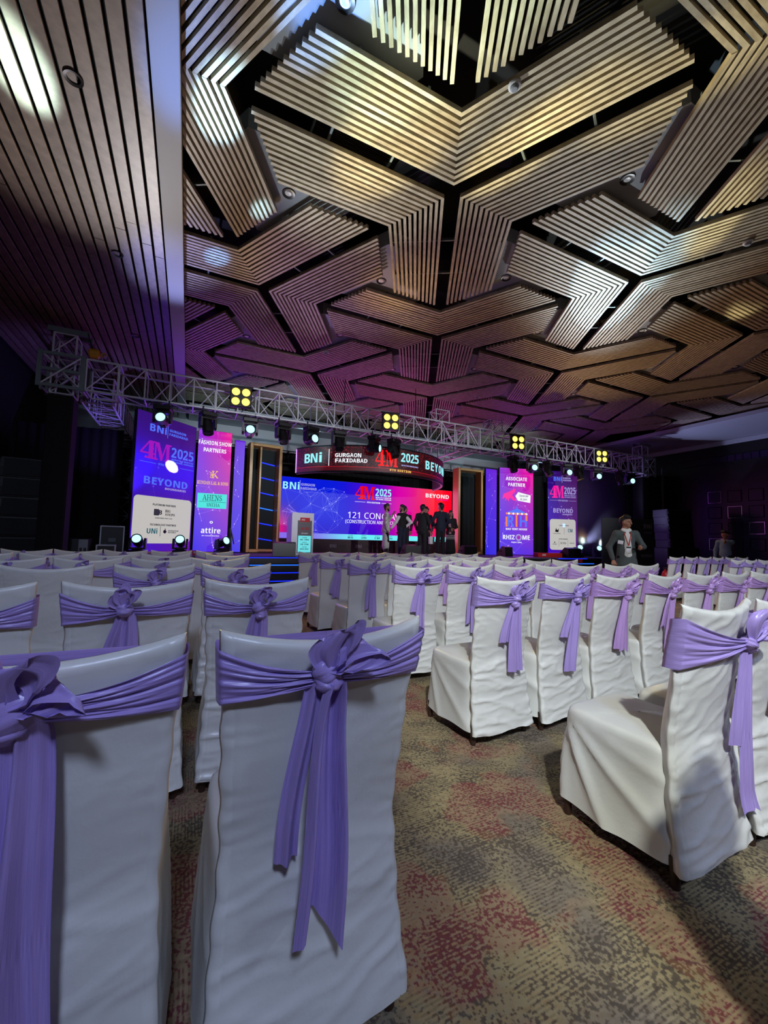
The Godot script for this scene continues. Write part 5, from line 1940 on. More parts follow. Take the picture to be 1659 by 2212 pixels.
	shape(disc(Vector2(0.07, 0.625), 0.016), M.type_black, p1, "emblem", q1)
	words("Authorised", 0.035, Vector3(0.34, 0.585, 0.010), M.type_grey, p1, "b", 0.34)
	words("Reseller", 0.035, Vector3(0.30, 0.535, 0.010), M.type_grey, p1, "b", 0.26)
	part("plinth", boxm(Vector3(2.05, 0.05, 0.5), 0.01, Vector3(0, -0.025, 0.1)), M.oak_edge, p1)
	# magenta sponsor screen and its narrow neighbour
	var p2 := board("sponsor_screen", "magenta and violet sponsor screen headed with fashion show partners", "screen", Vector3(0.14, 0.72, -13.8), Vector3(1.13, 0.72, -13.8), 3.82, screen("panel_picture_b", network_image(110, 400, [Color(0.56, 0.18, 0.86), Color(0.96, 0.0, 0.56), Color(0.24, 0.18, 0.92), Color(0.40, 0.16, 0.86)], 72, 34, 0.42)), 0.10, Color(0.75, 0.2, 1.0), 3.0)
	words("FASHION SHOW", 0.125, Vector3(0, 3.42, 0.005), M.type_white, p2, "b", 0.97)
	words("PARTNERS", 0.125, Vector3(0, 3.19, 0.005), M.type_white, p2, "b", 0.66)
	words("K", 0.22, Vector3(0.03, 2.42, 0.005), M.type_gold, p2, "serif", 0.2)
	words("K", 0.16, Vector3(-0.05, 2.40, 0.006), M.type_gold, p2, "serif", 0.12)
	words("KUNDAN LAL & SONS", 0.10, Vector3(-0.01, 2.15, 0.005), M.type_gold, p2, "serifb", 0.90)
	shape(rect2(-0.43, 1.36, 0.42, 1.82), M.card_cyan, p2, "sign_card")
	words("AHENS", 0.17, Vector3(0, 1.68, 0.010), M.type_black, p2, "serif", 0.56)
	shape(rect2(-0.38, 1.555, 0.40, 1.565), M.type_black, p2, "rule", q1)
	words("SNEHA", 0.10, Vector3(0.03, 1.46, 0.010), M.type_black, p2, "serif", 0.38)
	words("attire", 0.17, Vector3(0, 0.66, 0.005), M.type_white, p2, "b", 0.56)
	words("BY SAAR BATRA", 0.028, Vector3(0, 0.50, 0.005), M.type_white, p2, "b", 0.5)
	words("o", 0.10, Vector3(0, 0.93, 0.005), M.type_white, p2, "b", 0.09)
	board("side_screen", "narrow violet screen strip beside the wooden portal under the yellow blinder", "screen", Vector3(1.22, 0.72, -13.82), Vector3(1.54, 0.72, -13.82), 3.62, screen("panel_picture_c", network_image(48, 360, [Color(0.40, 0.08, 0.80), Color(0.40, 0.10, 0.86), Color(0.22, 0.16, 0.86), Color(0.24, 0.18, 0.90)], 81, 14, 0.9)), 0.10)
	# far side: narrow strip, associate screen, printed panel
	board("side_screen", "narrow violet screen strip beside the far wooden portal", "screen", Vector3(11.44, 0.70, -13.82), Vector3(12.06, 0.70, -13.82), 3.72, screen("panel_picture_d", network_image(64, 360, [Color(0.36, 0.10, 0.84), Color(0.44, 0.10, 0.86), Color(0.20, 0.16, 0.86), Color(0.24, 0.18, 0.90)], 85, 16, 0.8)), 0.10)
	var p3 := board("sponsor_screen", "magenta and violet sponsor screen headed associate partner", "screen", Vector3(12.18, 0.72, -13.8), Vector3(13.78, 0.72, -13.4), 3.82, screen("panel_picture_e", network_image(150, 360, [Color(0.52, 0.12, 0.82), Color(1.0, 0.0, 0.60), Color(0.26, 0.16, 0.92), Color(0.36, 0.14, 0.86)], 92, 30, 0.36)), 0.10, Color(0.7, 0.2, 1.0), 3.0)
	words("ASSOCIATE", 0.15, Vector3(0, 3.34, 0.005), M.type_white, p3, "b", 1.02)
	words("PARTNER", 0.15, Vector3(0, 3.08, 0.005), M.type_white, p3, "b", 0.82)
	shape(PackedVector2Array([Vector2(-0.05, 2.92), Vector2(-0.40, 2.74), Vector2(-0.62, 2.66), Vector2(-0.68, 2.42), Vector2(-0.52, 2.52), Vector2(-0.54, 2.34), Vector2(-0.44, 2.48), Vector2(-0.40, 2.32), Vector2(-0.32, 2.50), Vector2(-0.12, 2.36), Vector2(-0.02, 2.40), Vector2(-0.22, 2.62), Vector2(-0.06, 2.78)]), M.type_pink, p3, "hand_emblem")
	shape(PackedVector2Array([Vector2(-0.06, 2.58), Vector2(0.08, 2.76), Vector2(0.68, 2.64), Vector2(0.66, 2.30), Vector2(0.06, 2.38)]), M.type_white, p3, "tag_emblem", Vector3(0, 0, 0.008))
	words("Cheesecake", 0.09, Vector3(0.34, 2.60, 0.015), M.type_black, p3, "serif", 0.44)
	words("& Jars", 0.09, Vector3(0.34, 2.45, 0.015), M.type_black, p3, "serif", 0.32)
	shape(PackedVector2Array([Vector2(-0.52, 1.82), Vector2(0.52, 1.82), Vector2(0.06, 2.02), Vector2(0.02, 2.16), Vector2(-0.02, 2.02)]), M.type_blue, p3, "roof_emblem")
	for k in 10:
		shape(disc(Vector2(-0.47 + k * 0.104, 1.80), 0.05, 10), M.type_white if k % 2 else M.type_orange, p3, "scallop", Vector3(0, 0, 0.008))
	words("R", 0.48, Vector3(-0.30, 1.46, 0.005), M.type_blue, p3, "b", 0.32)
	shape(rect2(-0.52, 1.22, -0.44, 1.66), M.type_orange, p3, "pillar_emblem")
	shape(rect2(-0.04, 1.22, 0.04, 1.74), M.type_orange, p3, "pillar_emblem")
	words("H", 0.48, Vector3(0.32, 1.46, 0.005), M.type_blue, p3, "b", 0.34)
	shape(rect2(0.44, 1.50, 0.52, 1.74), M.type_orange, p3, "pillar_emblem", Vector3(0, 0, 0.010))
	words("RAO TENT HOUSE", 0.085, Vector3(0, 1.12, 0.005), M.type_white, p3, "b", 1.02)
	words("RHIZ", 0.19, Vector3(-0.38, 0.76, 0.005), M.type_white, p3, "b", 0.56)
	words("ME", 0.19, Vector3(0.46, 0.76, 0.005), M.type_white, p3, "b", 0.36)
	shape(disc(Vector2(0.10, 0.76), 0.15), M.type_lilac, p3, "globe_emblem")
	shape(disc(Vector2(0.10, 0.76), 0.09, 8), M.type_magenta, p3, "globe_emblem", Vector3(0, 0, 0.008))
	words("Gurgaon | Sydney", 0.055, Vector3(0.0, 0.55, 0.005), M.type_white, p3, "b", 0.5)
	var p4 := board("sponsor_sign", "violet printed panel with a white partner card at the far end of the stage", "panel", Vector3(14.32, 0.78, -13.1), Vector3(15.72, 0.78, -12.7), 3.72, screen("panel_picture_f", network_image(130, 340, [Color(0.16, 0.04, 0.46), Color(0.28, 0.03, 0.34), Color(0.26, 0.05, 0.80), Color(0.34, 0.06, 0.46)], 55, 16, 0.3, Rect2(0, 0.2, 1, 0.5), 0.2), 0.9), 0.12, Color(0.4, 0.2, 1.0), 2.0)
	bni(p4, -0.44, -0.06, 3.36, 0.18, M.type_blue, 0.02, 0.44, M.type_lilac)
	four_m(p4, -0.62, 0.66, 2.50, 3.02, M.type_pink, M.type_lilac, M.type_lilac)
	beyond(p4, -0.46, 0.50, 1.94, 0.19, M.type_lilac, M.type_lilac)
	shape(rect2(-0.63, 0.20, 0.63, 1.56, 0.12), M.card_white, p4, "partner_card")
	words("GOLD PARTNERS", 0.045, Vector3(0.06, 1.28, 0.010), M.type_grey, p4, "b", 0.46)
	words("CM", 0.15, Vector3(0.36, 1.06, 0.010), M.type_teal, p4, "b", 0.22)
	shape(rect2(0.06, 0.88, 0.068, 1.20), M.type_grey, p4, "rule", q1)
	shape(PackedVector2Array([Vector2(-0.38, 1.00), Vector2(-0.22, 0.98), Vector2(-0.20, 1.14), Vector2(-0.28, 1.06), Vector2(-0.33, 1.16)]), M.type_black, p4, "emblem", q1)
	words("STAR AVENUE", 0.03, Vector3(-0.29, 0.92, 0.010), M.type_grey, p4, "b", 0.36)
	words("SILVER PARTNERS", 0.045, Vector3(0.02, 0.68, 0.010), M.type_grey, p4, "b", 0.44)
	words("ROHA", 0.09, Vector3(0.02, 0.50, 0.010), M.type_grey, p4, "serif", 0.28)
	for x in [-0.20, 0.24]:
		shape(rect2(x - 0.004, 0.36, x + 0.004, 0.62), M.type_grey, p4, "rule", q1)
	shape(PackedVector2Array([Vector2(-0.44, 0.55), Vector2(-0.36, 0.55), Vector2(-0.40, 0.49)]), M.type_black, p4, "emblem", q1)
	words("VELORE", 0.035, Vector3(-0.40, 0.45, 0.010), M.type_grey, p4, "b", 0.2)
	words("ARTIS", 0.05, Vector3(0.44, 0.50, 0.010), M.type_grey, p4, "serif", 0.24)
	part("plinth", boxm(Vector3(1.5, 0.08, 0.4), 0.01, Vector3(0, -0.04, 0.1)), M.print_dark, p4)
	# wooden portals with blue light bars
	for k in 2:
		var x0: float = [1.68, 10.10][k]
		var x1: float = [2.76, 11.34][k]
		var w := x1 - x0
		var hh := 3.62
		var o := thing("portal_frame", ["tall wooden portal with blue light bars beside the lectern", "tall wooden portal with a black curtain at the far side of the main screen"][k], "portal", Vector3((x0 + x1) * 0.5, DECK + 0.02, -14.1), deg_to_rad([6.0, -3.0][k]))
		for s in [-1.0, 1.0]:
			part("jamb", boxm(Vector3(0.10, hh, 0.45), 0.008, Vector3(s * (w * 0.5 - 0.05), hh * 0.5, 0)), M.gold_wood, o)
		part("head", boxm(Vector3(w - 0.202, 0.10, 0.45), 0.008, Vector3(0, hh - 0.05, 0)), M.gold_wood, o)
		part("threshold", boxm(Vector3(w - 0.202, 0.10, 0.45), 0.008, Vector3(0, 0.05, 0)), M.gold_wood, o)
		part("back_board", boxm(Vector3(w - 0.2, hh - 0.2, 0.03), 0.0, Vector3(0, hh * 0.5, -0.26)), M.black_matt, o)
		if k == 0:
			part("mullion", boxm(Vector3(0.06, hh - 0.2, 0.3), 0.006, Vector3(-0.15, hh * 0.5, -0.06)), M.gold_wood, o)
		for q in 6:
			var l := boxm(Vector3(0.50 if k == 0 else 0.16, 0.035, 0.03), 0.006)
			var b := part("light_bar", l, M.led_ice if q == 2 else M.led_blue, o, Vector3(0.16 if k == 0 else -w * 0.5 + 0.21, 0.42 + q * 0.52, -0.20))
			b.rotation.z = deg_to_rad(-8.0 if k == 0 else 12.0)
	drape(Vector3(10.55, DECK, -14.27), Vector3(11.2, DECK, -14.27), 3.35, "black curtain hanging inside the far wooden portal")
	# lectern
	var pd := thing("lectern", "white lectern with a printed grey and cyan front panel", "lectern", Vector3(3.10, DECK, -12.4), deg_to_rad(4))
	var body := B.new()
	body.prism(PackedVector2Array([Vector2(-0.25, 0), Vector2(0.25, 0), Vector2(0.25, 1.10), Vector2(-0.25, 1.28)]), 0.68, Transform3D(Basis(Vector3(0, 0, -1), Vector3(0, 1, 0), Vector3(1, 0, 0)), Vector3(-0.34, 0, 0)))
	part("body", body.mesh(), M.pod_white, pd)
	part("front_panel", boxm(Vector3(0.44, 0.98, 0.015), 0.004, Vector3(0.06, 0.56, 0.255)), M.print_grey, pd)
	part("top_card", boxm(Vector3(0.30, 0.13, 0.015), 0.003, Vector3(0.06, 1.07, 0.256)), M.print_red, pd)
	part("cyan_card", boxm(Vector3(0.40, 0.50, 0.010), 0.003, Vector3(0.06, 0.34, 0.266)), M.card_ice, pd)  # printed card set to glow by itself
	words("BNi", 0.05, Vector3(0.0, 1.07, 0.268), M.print_white, pd, "b", 0.10)
	words("4M 2025", 0.08, Vector3(0.06, 0.80, 0.266), M.print_red, pd, "serifb", 0.26)
	words("BEYOND", 0.04, Vector3(0.06, 0.66, 0.266), M.print_white, pd, "b", 0.2)
	for q in 3:
		words(["PLATINUM", "GOLD", "SILVER"][q], 0.022, Vector3(0.06, 0.53 - q * 0.14, 0.273), M.print_black, pd, "b", 0.14)
		words(["BS  UNi", "CM  STAR", "ROHA  ARTIS"][q], 0.04, Vector3(0.06, 0.47 - q * 0.14, 0.273), M.print_black, pd, "b", 0.26)
	# loudspeakers and monitors
	wedge("black stage monitor wedge on the deck above the lit steps", Vector3(2.48, DECK, -11.7), deg_to_rad(172), 0.62)
	wedge("black stage monitor wedge on the deck before the second man from the lectern", Vector3(6.62, DECK, -11.75), deg_to_rad(178), 0.55)
	wedge("black stage monitor wedge before the far wooden portal", Vector3(9.4, DECK, -12.4), deg_to_rad(184), 0.6)
	wedge("small black stage monitor before the narrow violet strip at the far side", Vector3(11.4, DECK, -12.6), deg_to_rad(185), 0.42)
	wedge("large black stage monitor beside the red box at the far end of the stage", Vector3(14.06, DECK, -11.75), deg_to_rad(190), 0.95)
	for s in 2:
		var at: Vector3 = [Vector3(-3.38, 0, -12.4), Vector3(17.5, 0, -9.65)][s]
		var nn: int = [4, 5][s]
		var sub := thing("subwoofer", ["wide black subwoofer under the loudspeaker stack beneath the plank soffit", "dark subwoofer under the loudspeaker stack by the panelled wall"][s], "loudspeaker", at, deg_to_rad([8.0, -14.0][s]))
		part("cabinet", boxm(Vector3(1.5, 1.10 if s == 0 else 1.2, 0.8), 0.02, Vector3(0, 0.55 if s == 0 else 0.6, 0)), M.black, sub)
		part("grille", boxm(Vector3(1.38, 0.98 if s == 0 else 1.08, 0.02), 0.006, Vector3(0, 0.55 if s == 0 else 0.6, 0.405)), M.grille_mesh, sub)
		for q in [-0.45, 0.45]:
			part("handle", boxm(Vector3(0.18, 0.09, 0.012), 0.004, Vector3(q, 0.8, 0.418)), M.black_matt, sub)
		for k in nn:
			var hgt := 0.44 if s == 0 else 0.29
			var y := (1.10 if s == 0 else 1.2) + k * (hgt + 0.012)
			var c := thing("line_array_speaker", "black loudspeaker cabinet, %s from the bottom of the stack %s" % [["first", "second", "third", "fourth", "fifth"][k], ["beneath the plank soffit", "by the panelled wall"][s]], "loudspeaker", at + Vector3(0, y, 0.02 * k * (1 if s == 0 else -1)), deg_to_rad([8.0, -14.0][s]), ["loudspeakers stacked beneath the soffit", "loudspeakers stacked by the panelled wall"][s])
			var pr := B.new()
			pr.prism(PackedVector2Array([Vector2(-0.35, 0), Vector2(0.33, 0.0), Vector2(0.36, hgt * 0.5), Vector2(0.33, hgt), Vector2(-0.35, hgt)]), 1.1, Transform3D(Basis(Vector3(0, 0, 1), Vector3(0, 1, 0), Vector3(-1, 0, 0)), Vector3(0.55, 0, 0)))
			part("cabinet", pr.mesh(), M.black, c)
			part("grille", boxm(Vector3(0.98, hgt - 0.06, 0.02), 0.006, Vector3(0, hgt * 0.5, 0.352)), M.grille_mesh, c)
			for q in [-0.56, 0.56]:
				part("rigging_plate", boxm(Vector3(0.02, hgt - 0.08, 0.10), 0.004, Vector3(q, hgt * 0.5, 0.28)), M.plate if q > 0 and s == 0 else M.black_steel, c)
	var amp := thing("amplifier_rack", "blue-grey amplifier rack end beside the subwoofer under the soffit", "rack", Vector3(-2.34, 0, -12.05), deg_to_rad(4))
	part("case", boxm(Vector3(0.46, 1.08, 0.5), 0.015, Vector3(0, 0.54, 0)), M.black, amp)
	part("side_panel", boxm(Vector3(0.18, 0.44, 0.012), 0.004, Vector3(0.10, 0.84, 0.256)), M.plate, amp)
	for q in 2:
		part("handle", boxm(Vector3(0.05, 0.12, 0.012), 0.004, Vector3(0.06 + q * 0.08, 0.80, 0.265)), M.black, amp)
	for q in [["flight_case", "black flight case with steel edges beside the printed panel", Vector3(-1.78, 0, -12.75), Vector3(0.5, 1.40, 0.5)], ["flight_case", "low black flight case with steel edges by the rack", Vector3(-1.82, 0, -12.2), Vector3(0.38, 0.92, 0.36)]]:
		var o := thing(q[0], q[1], "flight case", q[2], deg_to_rad(6))
		var s: Vector3 = q[3]
		part("case", boxm(s, 0.012, Vector3(0, s.y * 0.5, 0)), M.black, o)
		var e := B.new()
		for x in [-0.5, 0.5]:
			for z in [-0.5, 0.5]:
				e.bar(Vector3(x * s.x, 0, z * s.z), Vector3(x * s.x, s.y, z * s.z), 0.03, 0.03, 0.004)
			e.bar(Vector3(x * s.x, s.y, -0.5 * s.z), Vector3(x * s.x, s.y, 0.5 * s.z), 0.03, 0.03, 0.004)
		for z in [-0.5, 0.5]:
			e.bar(Vector3(-0.5 * s.x, s.y, z * s.z), Vector3(0.5 * s.x, s.y, z * s.z), 0.03, 0.03, 0.004)
		part("edge_trim", e.mesh(), M.steel, o)
		part("handle", boxm(Vector3(0.16, 0.10, 0.015), 0.004, Vector3(0, s.y * 0.75, s.z * 0.5 + 0.008)), M.steel_dull, o)
	# small things on the stage
	var rb := thing("printed_box", "long low red printed box on the deck at the far end of the stage", "box", Vector3(12.95, DECK, -11.85), deg_to_rad(-8))
	part("box", boxm(Vector3(1.15, 0.17, 0.3), 0.008, Vector3(0, 0.085, 0)), M.red, rb)
	words("BNi", 0.07, Vector3(-0.3, 0.09, 0.153), M.print_white, rb, "b", 0.16)
	var cu := B.new()
	cu.lathe(PackedVector2Array([Vector2(0.0001, 0.0), Vector2(0.085, 0.0), Vector2(0.10, 0.15), Vector2(0.092, 0.15), Vector2(0.08, 0.02), Vector2(0.0001, 0.02)]), 20)
	lone("tub", "small red tub standing on the lit step at the far end of the stage", "tub", cu.mesh(), M.red, Vector3(13.8, 0.525, -11.05))
	var sg := thing("table_sign", "small red and white placard on the deck below the magenta sponsor screen", "sign", Vector3(0.21, DECK, -11.65), deg_to_rad(3))
	part("board", boxm(Vector3(0.17, 0.13, 0.02), 0.004, Vector3(0, 0.065, 0)), M.red, sg)
	words("BNi", 0.05, Vector3(0, 0.08, 0.012), M.print_white, sg, "b", 0.11)
	var st := thing("speaker_stand", "thin black pole stand before the narrow violet screen strip", "stand", Vector3(1.12, DECK, -12.2))
	part("pole", tubem(Vector3(0, 0.0, 0), Vector3(-0.05, 0.75, 0), 0.02, 8), M.black, st)
	part("arm", tubem(Vector3(-0.05, 0.75, 0), Vector3(0.06, 0.30, 0.02), 0.018, 8), M.black, st)
	part("base", boxm(Vector3(0.2, 0.02, 0.2), 0.005, Vector3(0, 0.01, 0)), M.black, st)
	var fe := thing("fire_extinguisher", "red fire extinguisher on the floor by the far loudspeaker stack", "fire extinguisher", Vector3(12.2, 0, -7.0))
	var fb := B.new()
	fb.lathe(PackedVector2Array([Vector2(0.0001, 0), Vector2(0.085, 0), Vector2(0.09, 0.02), Vector2(0.09, 0.42), Vector2(0.07, 0.50), Vector2(0.03, 0.54), Vector2(0.03, 0.58), Vector2(0.0001, 0.58)]), 20)
	part("cylinder", fb.mesh(), M.red, fe)
	part("handle", boxm(Vector3(0.04, 0.03, 0.16), 0.006, Vector3(0, 0.61, 0.04)), M.black, fe)
	part("label", boxm(Vector3(0.09, 0.16, 0.004), 0.0, Vector3(0.0, 0.24, 0.09)), M.print_white, fe)
	var hp := PackedVector3Array()
	for q in 10:
		hp.append(Vector3(0.06 + 0.05 * sin(q * 0.33), 0.58 - q * 0.045, 0.05))
	var hm := B.new()
	hm.path(hp, 0.012, 6)
	part("hose", hm.mesh(), M.black, fe)
	# dark backdrop behind the man in the blazer
	var bd := thing("backdrop_banner", "dark grey printed backdrop banner behind the man in a blazer", "banner", Vector3(15.0, 0, -9.9), deg_to_rad(-14))
	part("sheet", boxm(Vector3(2.3, 2.26, 0.03), 0.004, Vector3(0, 1.13, 0)), M.print_dark, bd)
	words("BNi", 0.16, Vector3(0.86, 1.98, 0.018), M.print_dim, bd, "b", 0.36)
	words("GURGAON", 0.05, Vector3(0.86, 1.74, 0.018), M.print_grey, bd, "b", 0.34)
	words("BEYOND", 0.10, Vector3(0.80, 0.86, 0.018), M.print_grey, bd, "b", 0.5)


func wedge(label: String, at: Vector3, turn: float, w: float) -> void:
	var o := thing("stage_monitor", label, "stage monitor", at, turn, "")
	var b := B.new()
	b.prism(PackedVector2Array([Vector2(-0.24, 0), Vector2(0.22, 0), Vector2(0.24, 0.08), Vector2(-0.06, 0.40), Vector2(-0.22, 0.36)]), w, Transform3D(Basis(Vector3(0, 0, 1), Vector3(0, 1, 0), Vector3(-1, 0, 0)), Vector3(w * 0.5, 0, 0)))
	part("cabinet", b.mesh(), M.black, o)
	var g := part("grille", boxm(Vector3(w - 0.08, 0.36, 0.015), 0.004), M.grille_mesh, o, Vector3(0, 0.245, 0.095))
	g.rotation.x = deg_to_rad(-43.0)
	for s in [-1.0, 1.0]:
		part("handle", boxm(Vector3(0.012, 0.04, 0.14), 0.004, Vector3(s * (w * 0.5 + 0.003), 0.2, 0)), M.black_matt, o)


# ---------------------------------------------------------------- people
var hand_cache := {}


func hand_shape(side: float, grip: float) -> B:
	var key := "%s %s" % [side, grip]
	if not hand_cache.has(key):
		var d := Body.new()
		d.h = 0.006
		d.k = 0.010
		d.bone(Vector3(0, 0.03, 0), Vector3(0, -0.02, 0), 0.027, 0.027, Vector3(1, 1, 0.75))
		d.bone(Vector3(-0.012, -0.03, 0), Vector3(-0.014, -0.075, 0.002), 0.026, 0.024, Vector3(1, 1, 0.55))
		d.bone(Vector3(0.012, -0.03, 0), Vector3(0.014, -0.075, 0.002), 0.026, 0.024, Vector3(1, 1, 0.55))
		for q in 4:
			var x := -0.030 + 0.020 * q
			var l: float = [0.062, 0.076, 0.080, 0.070][q]
			var a := Vector3(x, -0.082, 0.002)
			var b := a + Vector3(x * 0.12, -cos(grip * 0.6), sin(grip * 0.6)) * l * 0.45
			var c := b + Vector3(0, -cos(grip * 1.5), sin(grip * 1.5)) * l * 0.32
			var e := c + Vector3(0, -cos(grip * 2.2), sin(grip * 2.2)) * l * 0.25
			d.bone(a, b, 0.0095, 0.0088)
			d.bone(b, c, 0.0088, 0.0082)
			d.bone(c, e, 0.0082, 0.0072)
		d.bone(Vector3(0.026, -0.03, 0.004), Vector3(0.050, -0.062, 0.014), 0.013, 0.0105)
		d.bone(Vector3(0.050, -0.062, 0.014), Vector3(0.050, -0.094, 0.026), 0.0105, 0.0085)
		var o := B.new()
		d.into(o, Transform3D(Basis.from_scale(Vector3(side, 1, 1)), Vector3.ZERO))
		hand_cache[key] = o
	return hand_cache[key]


func aim(dir: Vector3, front: Vector3) -> Basis:
	# -Y along dir, +Z near front
	var y := -dir.normalized()
	var x := y.cross(front).normalized()
	return Basis(x, y, x.cross(y))


func person(label: String, at: Vector3, turn: float, p: Dictionary) -> Node3D:
	var o := thing("person", label, "person", at, turn)
	var s: float = p.get("tall", 1.75) / 1.75
	var lean: float = p.get("lean", 0.0)
	var dr: float = p.get("drop", 0.0)
	var up := func(v: Vector3) -> Vector3:
		v.y -= dr
		# bend everything above the hips forward
		if v.y > 0.92 - dr and lean != 0.0:
			var q := v - Vector3(0, 0.92 - dr, 0)
			return Vector3(0, 0.92 - dr, 0) + q.rotated(Vector3(1, 0, 0), lean)
		return v
	var xf := Transform3D(Basis.from_scale(Vector3.ONE * s), Vector3.ZERO)
	var arms: Array = p.get("arms", [[Vector3(-0.25, 1.14, -0.02), Vector3(-0.24, 0.90, 0.06)], [Vector3(0.25, 1.14, -0.02), Vector3(0.24, 0.90, 0.06)]])
	var sh := [up.call(Vector3(-0.175, 1.42, 0)), up.call(Vector3(0.175, 1.42, 0))]
	var feet := [Vector3(-0.10, 0.07, p.get("step", 0.0)), Vector3(0.10, 0.07, -p.get("step", 0.0))]
	var hips := [Vector3(-0.085, 0.92 - dr, 0), Vector3(0.085, 0.92 - dr, 0)]
	if dr > 0.0:
		feet = [Vector3(-0.14, 0.07, 0.18), Vector3(0.14, 0.07, 0.18)]
	var yaw: float = p.get("look", 0.0)
	var nod: float = p.get("nod", 0.0)
	# skin: one body from feet to neck, the head and hands meshed finer
	var b := B.new()
	var d := Body.new()
	d.h = 0.022
	d.k = 0.05
	d.bone(up.call(Vector3(0, 1.32, 0)), Vector3(0, 0.98 - dr, 0), 0.120, 0.115, Vector3(1, 1, 0.65))
	d.bone(sh[0], sh[1], 0.055, 0.055)
	d.bone(up.call(Vector3(0, 1.38, 0)), up.call(Vector3(0, 1.54, 0.015)), 0.055, 0.052)
	for k in 2:
		d.bone(sh[k], arms[k][0], 0.045, 0.038)
		d.bone(arms[k][0], arms[k][1], 0.038, 0.028)
		var kn: Vector3 = (hips[k] + feet[k]) * 0.5 + Vector3(0, 0.02, 0.03) + Vector3(0, 0.22, 0.34) * (1.0 if dr > 0.0 else 0.0)
		d.bone(hips[k], kn, 0.075, 0.052)
		d.bone(kn, feet[k], 0.052, 0.036)
		d.bone(feet[k] - Vector3(0, 0.03, 0.02), feet[k] + Vector3(0, -0.035, 0.13), 0.034, 0.03)
	d.into(b, xf)
	var hd := Body.new()
	hd.h = 0.0095
	hd.k = 0.02
	hd.bone(Vector3(0, 0.02, -0.012), Vector3(0, 0.045, 0.0), 0.088, 0.084, Vector3(0.90, 1.08, 1.06))
	hd.bone(Vector3(0, -0.04, 0.025), Vector3(0, -0.075, 0.045), 0.062, 0.036)
	hd.bone(Vector3(0, -0.08, -0.02), Vector3(0, -0.15, -0.03), 0.050, 0.054)
	hd.bone(Vector3(0, 0.015, 0.092), Vector3(0, -0.022, 0.106), 0.009, 0.015)
	hd.bone(Vector3(-0.035, 0.032, 0.078), Vector3(0.035, 0.032, 0.078), 0.014, 0.014)
	hd.bone(Vector3(-0.022, -0.055, 0.080), Vector3(0.022, -0.055, 0.080), 0.011, 0.011)
	for e in [-1.0, 1.0]:
		hd.bone(Vector3(e * 0.083, 0.018, -0.01), Vector3(e * 0.085, -0.02, -0.004), 0.016, 0.012, Vector3(0.5, 1, 1))
	var hc: Vector3 = up.call(Vector3(0, 1.645, 0.02))
	var hb := Basis(Vector3(0, 1, 0), yaw) * Basis(Vector3(1, 0, 0), nod + lean * 0.6)
	var hx := xf * Transform3D(hb, hc)
	hd.into(b, hx)
	for k in 2:
		var dir: Vector3 = (arms[k][1] - arms[k][0]).normalized()
		var pm: Vector3 = p.get("palm", Vector3(0, 0, 1))
		b.add(hand_shape(-1.0 if k == 0 else 1.0, p.get("grip", 0.45)), xf * Transform3D(aim(dir, pm), arms[k][1] + dir * 0.025))
	part("body", b.mesh(), M.skin, o)
	# eyes
	var eb := B.new()
	for e in [-1.0, 1.0]:
		eb.lathe(PackedVector2Array([Vector2(0.0001, -0.009), Vector2(0.008, -0.005), Vector2(0.011, 0.0), Vector2(0.008, 0.005), Vector2(0.0001, 0.009)]), 10, hx * Transform3D(Basis(Vector3(1, 0, 0), PI / 2), Vector3(e * 0.031, 0.020, 0.082)))
	part("eyes", eb.mesh(), M.hair, o)
	# hair
	var h := Body.new()
	h.h = 0.011
	h.k = 0.02
	h.bone(Vector3(0, 0.055, -0.036), Vector3(0, 0.088, 0.006), 0.090, 0.074, Vector3(1.0, 1.0, 1.05))
	for q in 5:
		h.bone(Vector3(-0.05 + q * 0.025, 0.115 + 0.008 * (q % 2), 0.055), Vector3(-0.05 + q * 0.022, 0.135, 0.0), 0.024, 0.030)
	h.bone(Vector3(0, 0.0, -0.055), Vector3(0, -0.05, -0.055), 0.070, 0.050, Vector3(1.05, 1, 0.8))
	if p.get("long_hair", false):
		h.bone(Vector3(0, -0.02, -0.06), Vector3(0, -0.30, -0.10), 0.085, 0.075, Vector3(1.15, 1, 0.6))
		h.bone(Vector3(-0.075, 0.03, 0.0), Vector3(-0.095, -0.26, -0.02), 0.035, 0.04)
		h.bone(Vector3(0.075, 0.03, 0.0), Vector3(0.095, -0.26, -0.02), 0.035, 0.04)
	if p.get("beard", false):
		h.bone(Vector3(-0.055, -0.045, 0.03), Vector3(0, -0.092, 0.068), 0.026, 0.026)
		h.bone(Vector3(0.055, -0.045, 0.03), Vector3(0, -0.092, 0.068), 0.026, 0.026)
	var hm := B.new()
	h.into(hm, hx)
	part("hair", hm.mesh(), M.hair, o)
	# clothes
	var hem: float = p.get("hem", 0.86)
	var wide: float = p.get("wide", 0.0)
	var t := Body.new()
	t.h = 0.016
	t.k = 0.035
	var ft: float = p.get("fat", 0.0)
	t.bone(up.call(Vector3(0, 1.34, 0)), up.call(Vector3(0, 1.06, 0.005)), 0.150 + ft, 0.150 + ft, Vector3(1, 1, 0.68))
	t.bone(up.call(Vector3(0, 1.06, 0.005)), Vector3(0, hem + 0.08 - dr, 0.0), 0.150 + ft, 0.160 + ft + wide, Vector3(1, 1, 0.72))
	t.bone(sh[0], sh[1], 0.072, 0.072)
	t.bone(up.call(Vector3(-0.06, 1.475, -0.005)), up.call(Vector3(0.06, 1.475, -0.005)), 0.045, 0.045)
	if not p.has("vest"):
		for k in 2:
			t.bone(sh[k], arms[k][0], 0.066, 0.056)
			t.bone(arms[k][0], arms[k][0].lerp(arms[k][1], p.get("sleeve", 0.94)), 0.055, 0.044)
	var tm := B.new()
	t.into(tm, xf)
	part(p.get("top_name", "shirt"), tm.mesh(), M[p.top], o)
